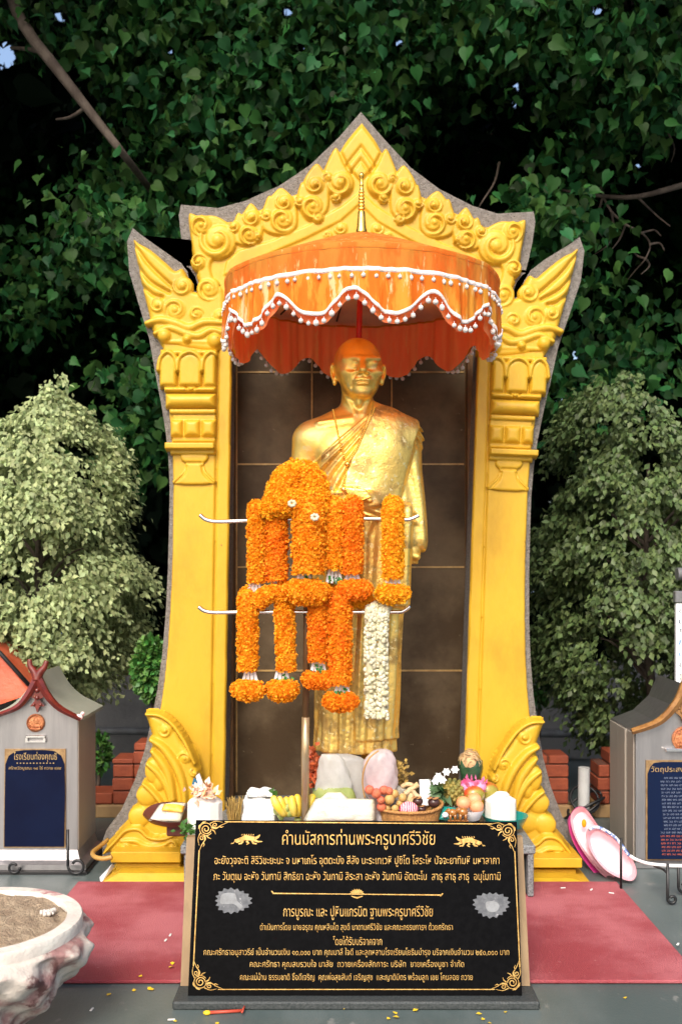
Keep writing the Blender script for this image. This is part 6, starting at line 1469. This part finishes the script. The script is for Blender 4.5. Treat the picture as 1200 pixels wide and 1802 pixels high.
mb = flare(xq(1118), xq(1300), YQ - .002, YQ + .35, zb_ - .001 if False else zq(1526), .002, .03); mb.build('flared_base', m_ss, bx)
# white notice board above it and its pole
m_sign = mat('white_notice', (.80, .81, .83), .4); m_ink = mat('dark_ink', (.02, .03, .08), .5); m_inkb = mat('blue_ink', (.02, .18, .42), .5)
YN2 = 4.1; nb = empty('notice_board', (W(1250, 0, YN2)[0], YN2, 0), 'white notice board with blue and black writing at the right edge', 'sign')
a, b = W(1189, 1062, YN2), W(1330, 1218, YN2); MB().box(a[0], b[0], YN2, YN2 + .02, b[2], a[2], .002).build('board', m_sign, nb)
a2, b2 = W(1187, 1040, YN2), W(1332, 1061, YN2); MB().box(a2[0], b2[0], YN2 - .006, YN2 + .026, b2[2] + .001, a2[2], .003).build('top_rail', m_pipe, nb)
fN = lambda a, b: np.array(W(a, b, YN2 - .002))
for k, (s_, m_) in enumerate((('ขอเชิญร่วมทำบุญ', m_ink), ('แบบบูรณะวัด', m_ink), ('โปรดแต่งกาย', m_ink), ('กรุณาสุภาพ', m_inkb), ('นุ่งห่มเรียบร้อย', m_inkb), ('ขอบคุณท่าน', m_ink), ('วัดศรี', m_ink))): text_part(s_, 1258, 1075 + k * 19, 128, 13, fN, m_, nb, None)
MB().tube([(W(1210, 0, YN2)[0], YN2 + .04, 0), (W(1210, 0, YN2)[0], YN2 + .04, W(0, 1050, YN2)[2])], .016, 10).build('post', m_pipe, nb, True)
p = empty('grey_pipe_end', W(1250, 1010, YN2 + .03), 'grey pipe running above the white notice board at the right edge', 'pipe')
mb = MB(); mb.tube([W(1190, 1010, YN2 + .05), W(1340, 1008, YN2 + .05)], .026, 16); mb.tube([(W(1300, 0, YN2)[0], YN2 + .06, 0.), (W(1300, 0, YN2)[0], YN2 + .06, W(0, 1010, YN2)[2])], .02, 12); mb.build('tube', m_pipe, p, True, 50)
# iron stand with white rail in front of right box
st = empty('iron_stand', (xq(1160), 3.4, 0), 'black iron stand with a white curved rail before the right steel box', 'stand')
YI = 3.42
for px, pyt, pyb, sg, r, Yq in ((1174, 1520, 1000 + (HC - .005) * F / 3.36, 1, 8, 3.36), (1193, 1524, 1576, 1, 12, 3.46)):
    mb = MB(); scroll_leg(mb, px, pyt, 1000 + (HC - .006) * F / Yq, Yq, r, sg); mb.build('leg', m_iron, st, True)
MB().tube([W(1092, 1475, 3.50), (W(1092, 0, 3.50)[0], 3.50, .002)], .0045, 8).build('leg', m_iron, st, True)
MB().tube(catmull([W(1150, 1524, 3.44), W(1166, 1530, 3.38), W(1176, 1540, 3.36)], 5), .004, 6).build('brace', m_iron, st, True)
MB().tube(catmull([W(1108, 1506, 3.48), W(1122, 1514, 3.46), W(1150, 1521, 3.42), W(1210, 1524, 3.40), W(1270, 1520, 3.40)], 6), .0055, 10).build('white_rail', m_plastic_w, st, True)
# ---- pink trays leaning on the right foot
m_pink = mat('pale_pink_plastic', (.72, .40, .44), .3, c2=(.76, .46, .50), scale=8, coat=.2); m_mag = mat('magenta_plastic', (.50, .03, .20), .3, coat=.3); m_bluep = mat('blue_white_print', (.62, .66, .74), .4, c2=(.10, .16, .38), scale=80, lo=.5, hi=.54)
def dish(outer, Y0, Y1, name, label, m1, m2, rimpx=5, extra=None):
    """shallow oval tray standing on edge: outline px, leaning back from Y0 (foot) to Y1 (top)"""
    P_ = catmull(outer, 5, True); py0, py1 = P_[:, 1].max(), P_[:, 1].min(); c = P_.mean(0)
    def ring(k, back): q_ = c + (P_ - c) * k; t_ = (py0 - q_[:, 1]) / (py0 - py1); return Wa(q_[:, 0], q_[:, 1], Y0 + (Y1 - Y0) * t_ + back)
    rs = [ring(.55, .030), ring(.84, .034), ring(1.0, .0), ring(1.02, .004), ring(.86, .042), ring(.55, .040)]; n = len(P_)
    t = empty(name, (float(rs[2][:, 0].mean()), Y0, 0), label, 'tray')
    V = np.concatenate(rs[:3]); Fc = [(i * n + j, i * n + (j + 1) % n, (i + 1) * n + (j + 1) % n, (i + 1) * n + j) for i in range(2) for j in range(n)] + [tuple(range(n))]
    mb = MB(); mb.add(V, Fc); mb.build('inner_face', m1, t, True, 60)
    V = np.concatenate(rs[2:]); Fc = [(i * n + j, i * n + (j + 1) % n, (i + 1) * n + (j + 1) % n, (i + 1) * n + j) for i in range(3) for j in range(n)] + [tuple(3 * n + j for j in range(n))]
    mb = MB(); mb.add(V, Fc); mb.build('back_shell', m2, t, True, 60); return t, ring
t1, rg = dish([(1003, 1440), (1010, 1425), (1022, 1420), (1034, 1428), (1060, 1468), (1084, 1520), (1078, 1546), (1060, 1540), (1030, 1505), (1010, 1470)], 3.66, 3.80, 'oval_tray', 'magenta backed pink tray leaning on the right foot of the shrine, behind the other', m_pink, m_mag)
P_ = catmull(np.array([(1003, 1440), (1010, 1425), (1022, 1420), (1034, 1428), (1060, 1468), (1084, 1520), (1078, 1546), (1060, 1540), (1030, 1505), (1010, 1470)], float) + np.array([-3, 9]), 5, True); P_[:, 1] = np.minimum(P_[:, 1], 1551); A = Wa(P_[:, 0], P_[:, 1], 3.66 + .14 * (1546 - P_[:, 1]) / 126 + .05); B_ = A + np.array([0, .02, 0]); MB().prism(A, B_).build('magenta_base', m_mag, t1)
MB().ball(W(1027, 1449, 3.755), .013, 12, 8, (.7, .4, 1.2)).build('orange_petal', m_mariy, t1, True)
t2, rg = dish([(1031, 1470), (1038, 1458), (1052, 1455), (1084, 1474), (1108, 1506), (1119, 1532), (1114, 1548), (1098, 1548), (1066, 1532), (1040, 1500)], 3.58, 3.70, 'oval_tray', 'pale pink tray with blue patterned rim, leaning in front of the magenta one', m_pink, m_pink)
P_ = catmull([(1036, 1460), (1052, 1456), (1082, 1474), (1106, 1506)], 6)
MB().tube([W(a, b, 3.675 - .0012 * (b - 1456)) for a, b in P_], .006, 8).build('patterned_rim', m_bluep, t2, True)
# ---- white plastic pipe with cable at the right planter
m_pvc = mat('white_pvc', (.55, .55, .54), .4, c2=(.45, .45, .44), scale=10)
pp = empty('plastic_pipe', (W(1028, 0, 4.5)[0], 4.52, 0), 'upright white plastic pipe wound with black cable, in the right planter', 'pipe')
MB().tube([(W(1028, 0, 4.5)[0], 4.52, 0), (W(1029, 0, 4.5)[0], 4.52, W(0, 1352, 4.5)[2])], .026, 16).build('tube', m_pvc, pp, True, 50)
mb = MB(); c0 = np.array(W(1030, 1408, 4.5))
for k in range(3): mb.tube([(c0[0] + (.062 + .012 * k) * math.cos(a), 4.52 + .05 * math.sin(a), c0[2] + .05 * math.sin(a * 1 + k) - .02 * k) for a in np.linspace(0, 6.2, 26)], .006, 6)
mb.build('cable_coil', m_iron, pp, True)
# ---- bent yellow hose at the left foot
MB().tube(catmull([W(198, 1508, 3.62), W(182, 1511, 3.62), W(168, 1508, 3.64), W(164, 1500, 3.7), W(178, 1488, 3.8), W(190, 1478, 3.86)], 6), .0085, 10).build('x', mat('ochre_hose', (.40, .22, .05), .5), None, True).name = 'hose'
tag(bpy.data.objects['hose'], 'ochre hose looped on the floor beside the left shrine foot', 'hose')
o = mk('paper_sheet', [W(172, 1548, 3.66), W(198, 1520, 3.70), W(203, 1524, 3.72), W(180, 1552, 3.60)] + [tuple(np.array(p) - (0, -.001, .002)) for p in (W(172, 1548, 3.66), W(198, 1520, 3.70), W(203, 1524, 3.72), W(180, 1552, 3.60))], [(0, 1, 2, 3), (7, 6, 5, 4), (0, 4, 5, 1), (1, 5, 6, 2), (2, 6, 7, 3), (3, 7, 4, 0)], m_paper, None, False); tag(o, 'torn white paper leaning on the left plinth corner', 'paper')
# ---- big incense bowl
m_plas = mat('worn_white_plaster', (.70, .66, .58), .7, c2=(.58, .52, .46), scale=9, c3=(.42, .20, .20), c3scale=5.5, c3t=.58, bump=.5, bscale=60)
m_plas2 = mat('stained_and_shaded_plaster', (.54, .48, .42), .75, c2=(.28, .15, .14), scale=7.5, lo=.46, hi=.62, c3=(.12, .05, .045), c3scale=8, c3t=.58, bump=.5, bscale=60)  # maroon tones are real stain and painted shade together
m_sand = mat('incense_sand', (.55, .42, .28), .95, c2=(.40, .29, .19), scale=26, bump=1.0, bscale=150, c3=(.16, .11, .07), c3scale=110, c3t=.62, bdist=.02)
RB = .255; cb = np.array([(-46 - 600) * 2.42 / F, 2.42, 0]); zrim = W(0, 1619, 2.42)[2]
bw = empty('incense_bowl', cb, 'big worn white plaster incense bowl with carved petals, full of sand', 'bowl')
n = 220; prof = [(.40, 0), (.46, .03), (.52, .07), (.66, .12), (.82, .19), (.95, .26), (1.03, .31), (1.07, .35), (1.06, .385), (.99, .405), (.985, .42)]
PR = catmull(np.array(prof), 5); hs = zrim / .44
V = []; Fc = []
for r, z in PR:
    for j in range(n):
        a = 2 * math.pi * j / n; k = np.clip((z - .05) / .1, 0, 1) * np.clip((.405 - z) / .03, 0, 1)
        s_ = a * 8 + 26 * z; g = math.sin(s_); g2 = math.sin(2.0 * s_ + 5 * z + 1.1 * math.sin(a * 5)); lump = .05 * math.copysign(abs(g) ** .55, g) + .018 * g2 + .02 * math.sin(a * 17 - 30 * z)
        rr_ = RB * (r + k * lump * 1.1); V.append((cb[0] + rr_ * math.cos(a), cb[1] + rr_ * math.sin(a), z * hs * .98))
m_ = len(PR)
for i in range(m_ - 1):
    for j in range(n): Fc.append((i * n + j, i * n + (j + 1) % n, (i + 1) * n + (j + 1) % n, (i + 1) * n + j))
Fc.append(tuple(range(n))[::-1]); mb = MB(); mb.add(V, Fc); mb.build('carved_wall', m_plas2, bw, True)
mb = MB(); mb.lathe([(RB * .99, zrim - .035), (RB * 1.0, zrim - .006), (RB * .985, zrim), (RB * .86, zrim + .001), (RB * .845, zrim - .004), (RB * .84, zrim - .03)], (cb[0], cb[1], 0), 96, cap0=False, cap1=False); mb.build('rim', m_plas, bw, True, 40)
N2 = 70; V = []; Fc = []; V.append((cb[0], cb[1], zrim + .0))
for i in range(1, 25):
    for j in range(N2):
        a = 2 * math.pi * j / N2; r = RB * .845 * i / 24; V.append((cb[0] + r * math.cos(a), cb[1] + r * math.sin(a), zrim - .010 + .012 * (1 - (i / 24) ** 2) + random.gauss(0, .0022) + .005 * math.sin(9 * a + i) * (i / 24)))
for j in range(N2): Fc.append((0, 1 + j, 1 + (j + 1) % N2))
for i in range(23):
    for j in range(N2): a = 1 + i * N2 + j; b = 1 + i * N2 + (j + 1) % N2; Fc.append((a, a + N2, b + N2, b))
mb = MB(); mb.add(V, Fc); mb.build('sand', m_sand, bw, True)
m_ash = mat('pale_ash', (.55, .50, .44), .9, bump=.5, bscale=90)
mb = MB()
for k in range(26): a = random.uniform(0, 6.28); r = random.random() * .022; mb.ball((W(80, 0, 2.44)[0] + r * math.cos(a), 2.47 + r * math.sin(a), zrim + .002), random.uniform(.003, .007), 6, 4)
mb.build('ash_lump', m_ash, bw, True)
# ---- fallen petals and an incense stick on the floor
m_yp = mat('yellow_petal', (.75, .50, .02), .6)
spots = [(189, 1752), (232, 1743), (260, 1741), (272, 1740), (251, 1718), (304, 1692), (305, 1700), (605, 1776), (698, 1785), (703, 1790), (686, 1791), (726, 1779), (848, 1784), (852, 1792), (857, 1799), (889, 1782), (312, 1797), (380, 1799), (1100, 1757)]
src = None
for k, (px, py) in enumerate(spots):
    Y = floorY(py); z = .014 if (2.72 < Y < 3.58) else .002
    if src is None:
        v, q = leaves(np.array([[0., 0, 0]]), np.array([[1., 0, .05]]), np.array([[0., 0, 1]]), np.array([.014]), LANCE * np.array([1.9, 1, 1])); src = mk('fallen_petal', v, q, m_yp, None); o = src
    else: o = src.copy(); C.objects.link(o)
    Y = (HC - z - .002) * F / (py - 1000)
    o.location = ((px - 600) * Y / F, Y, z + .002); o.rotation_euler = (random.uniform(-.3, .3), random.uniform(-.3, .3), random.uniform(0, 6.28)); o.scale = [random.uniform(.7, 1.3)] * 3
    tag(o, 'yellow petal fallen on the grey floor or red mat near the plaque', 'petal', 'yellow petals fallen on the floor')
Y = floorY(1785)
t = empty('incense_stick', (W(400, 0, Y)[0], Y, .003), 'red incense stick lying on the floor left of the plaque base', 'incense')
MB().tube([(W(366, 0, Y)[0], Y - .004, .006), (W(428, 0, Y)[0], Y + .008, .006)], .0042, 8).build('stick', mat('red_stick', (.45, .06, .03), .5), t, True)
mb = MB(); mb.ball((W(365, 0, Y)[0], Y - .004, .006), .008, 8, 6, (1.3, 1, .7)); mb.build('yellow_tip', m_yp, t, True)
MB().tube([(W(427, 0, Y)[0], Y - .012, .010), (W(429, 0, Y)[0], Y + .03, .010)], .0025, 6).build('cross_piece', mat('red_scrap', (.45, .06, .03), .5), t, True)
m_sc = mat('white_scrap', (.7, .68, .64), .8)
for k, (px, py) in enumerate([(162, 1777), (302, 1795), (1192, 1662), (990, 1563), (1040, 1566), (292, 1655), (300, 1646), (1075, 1572)]):
    z = .0135 if 2.73 < floorY(py) < 3.55 else .002; Y = (HC - z) * F / (py - 1000); mb = MB().box(-.009, .009, -.003, .003, 0, .0025, .0008); o = mb.build('paper_scrap', m_sc, None); o.location = ((px - 600) * Y / F, Y, z); o.rotation_euler[2] = random.uniform(0, 3)
    tag(o, 'tiny white paper scrap littering the floor or mat', 'scrap', 'white scraps on the floor')
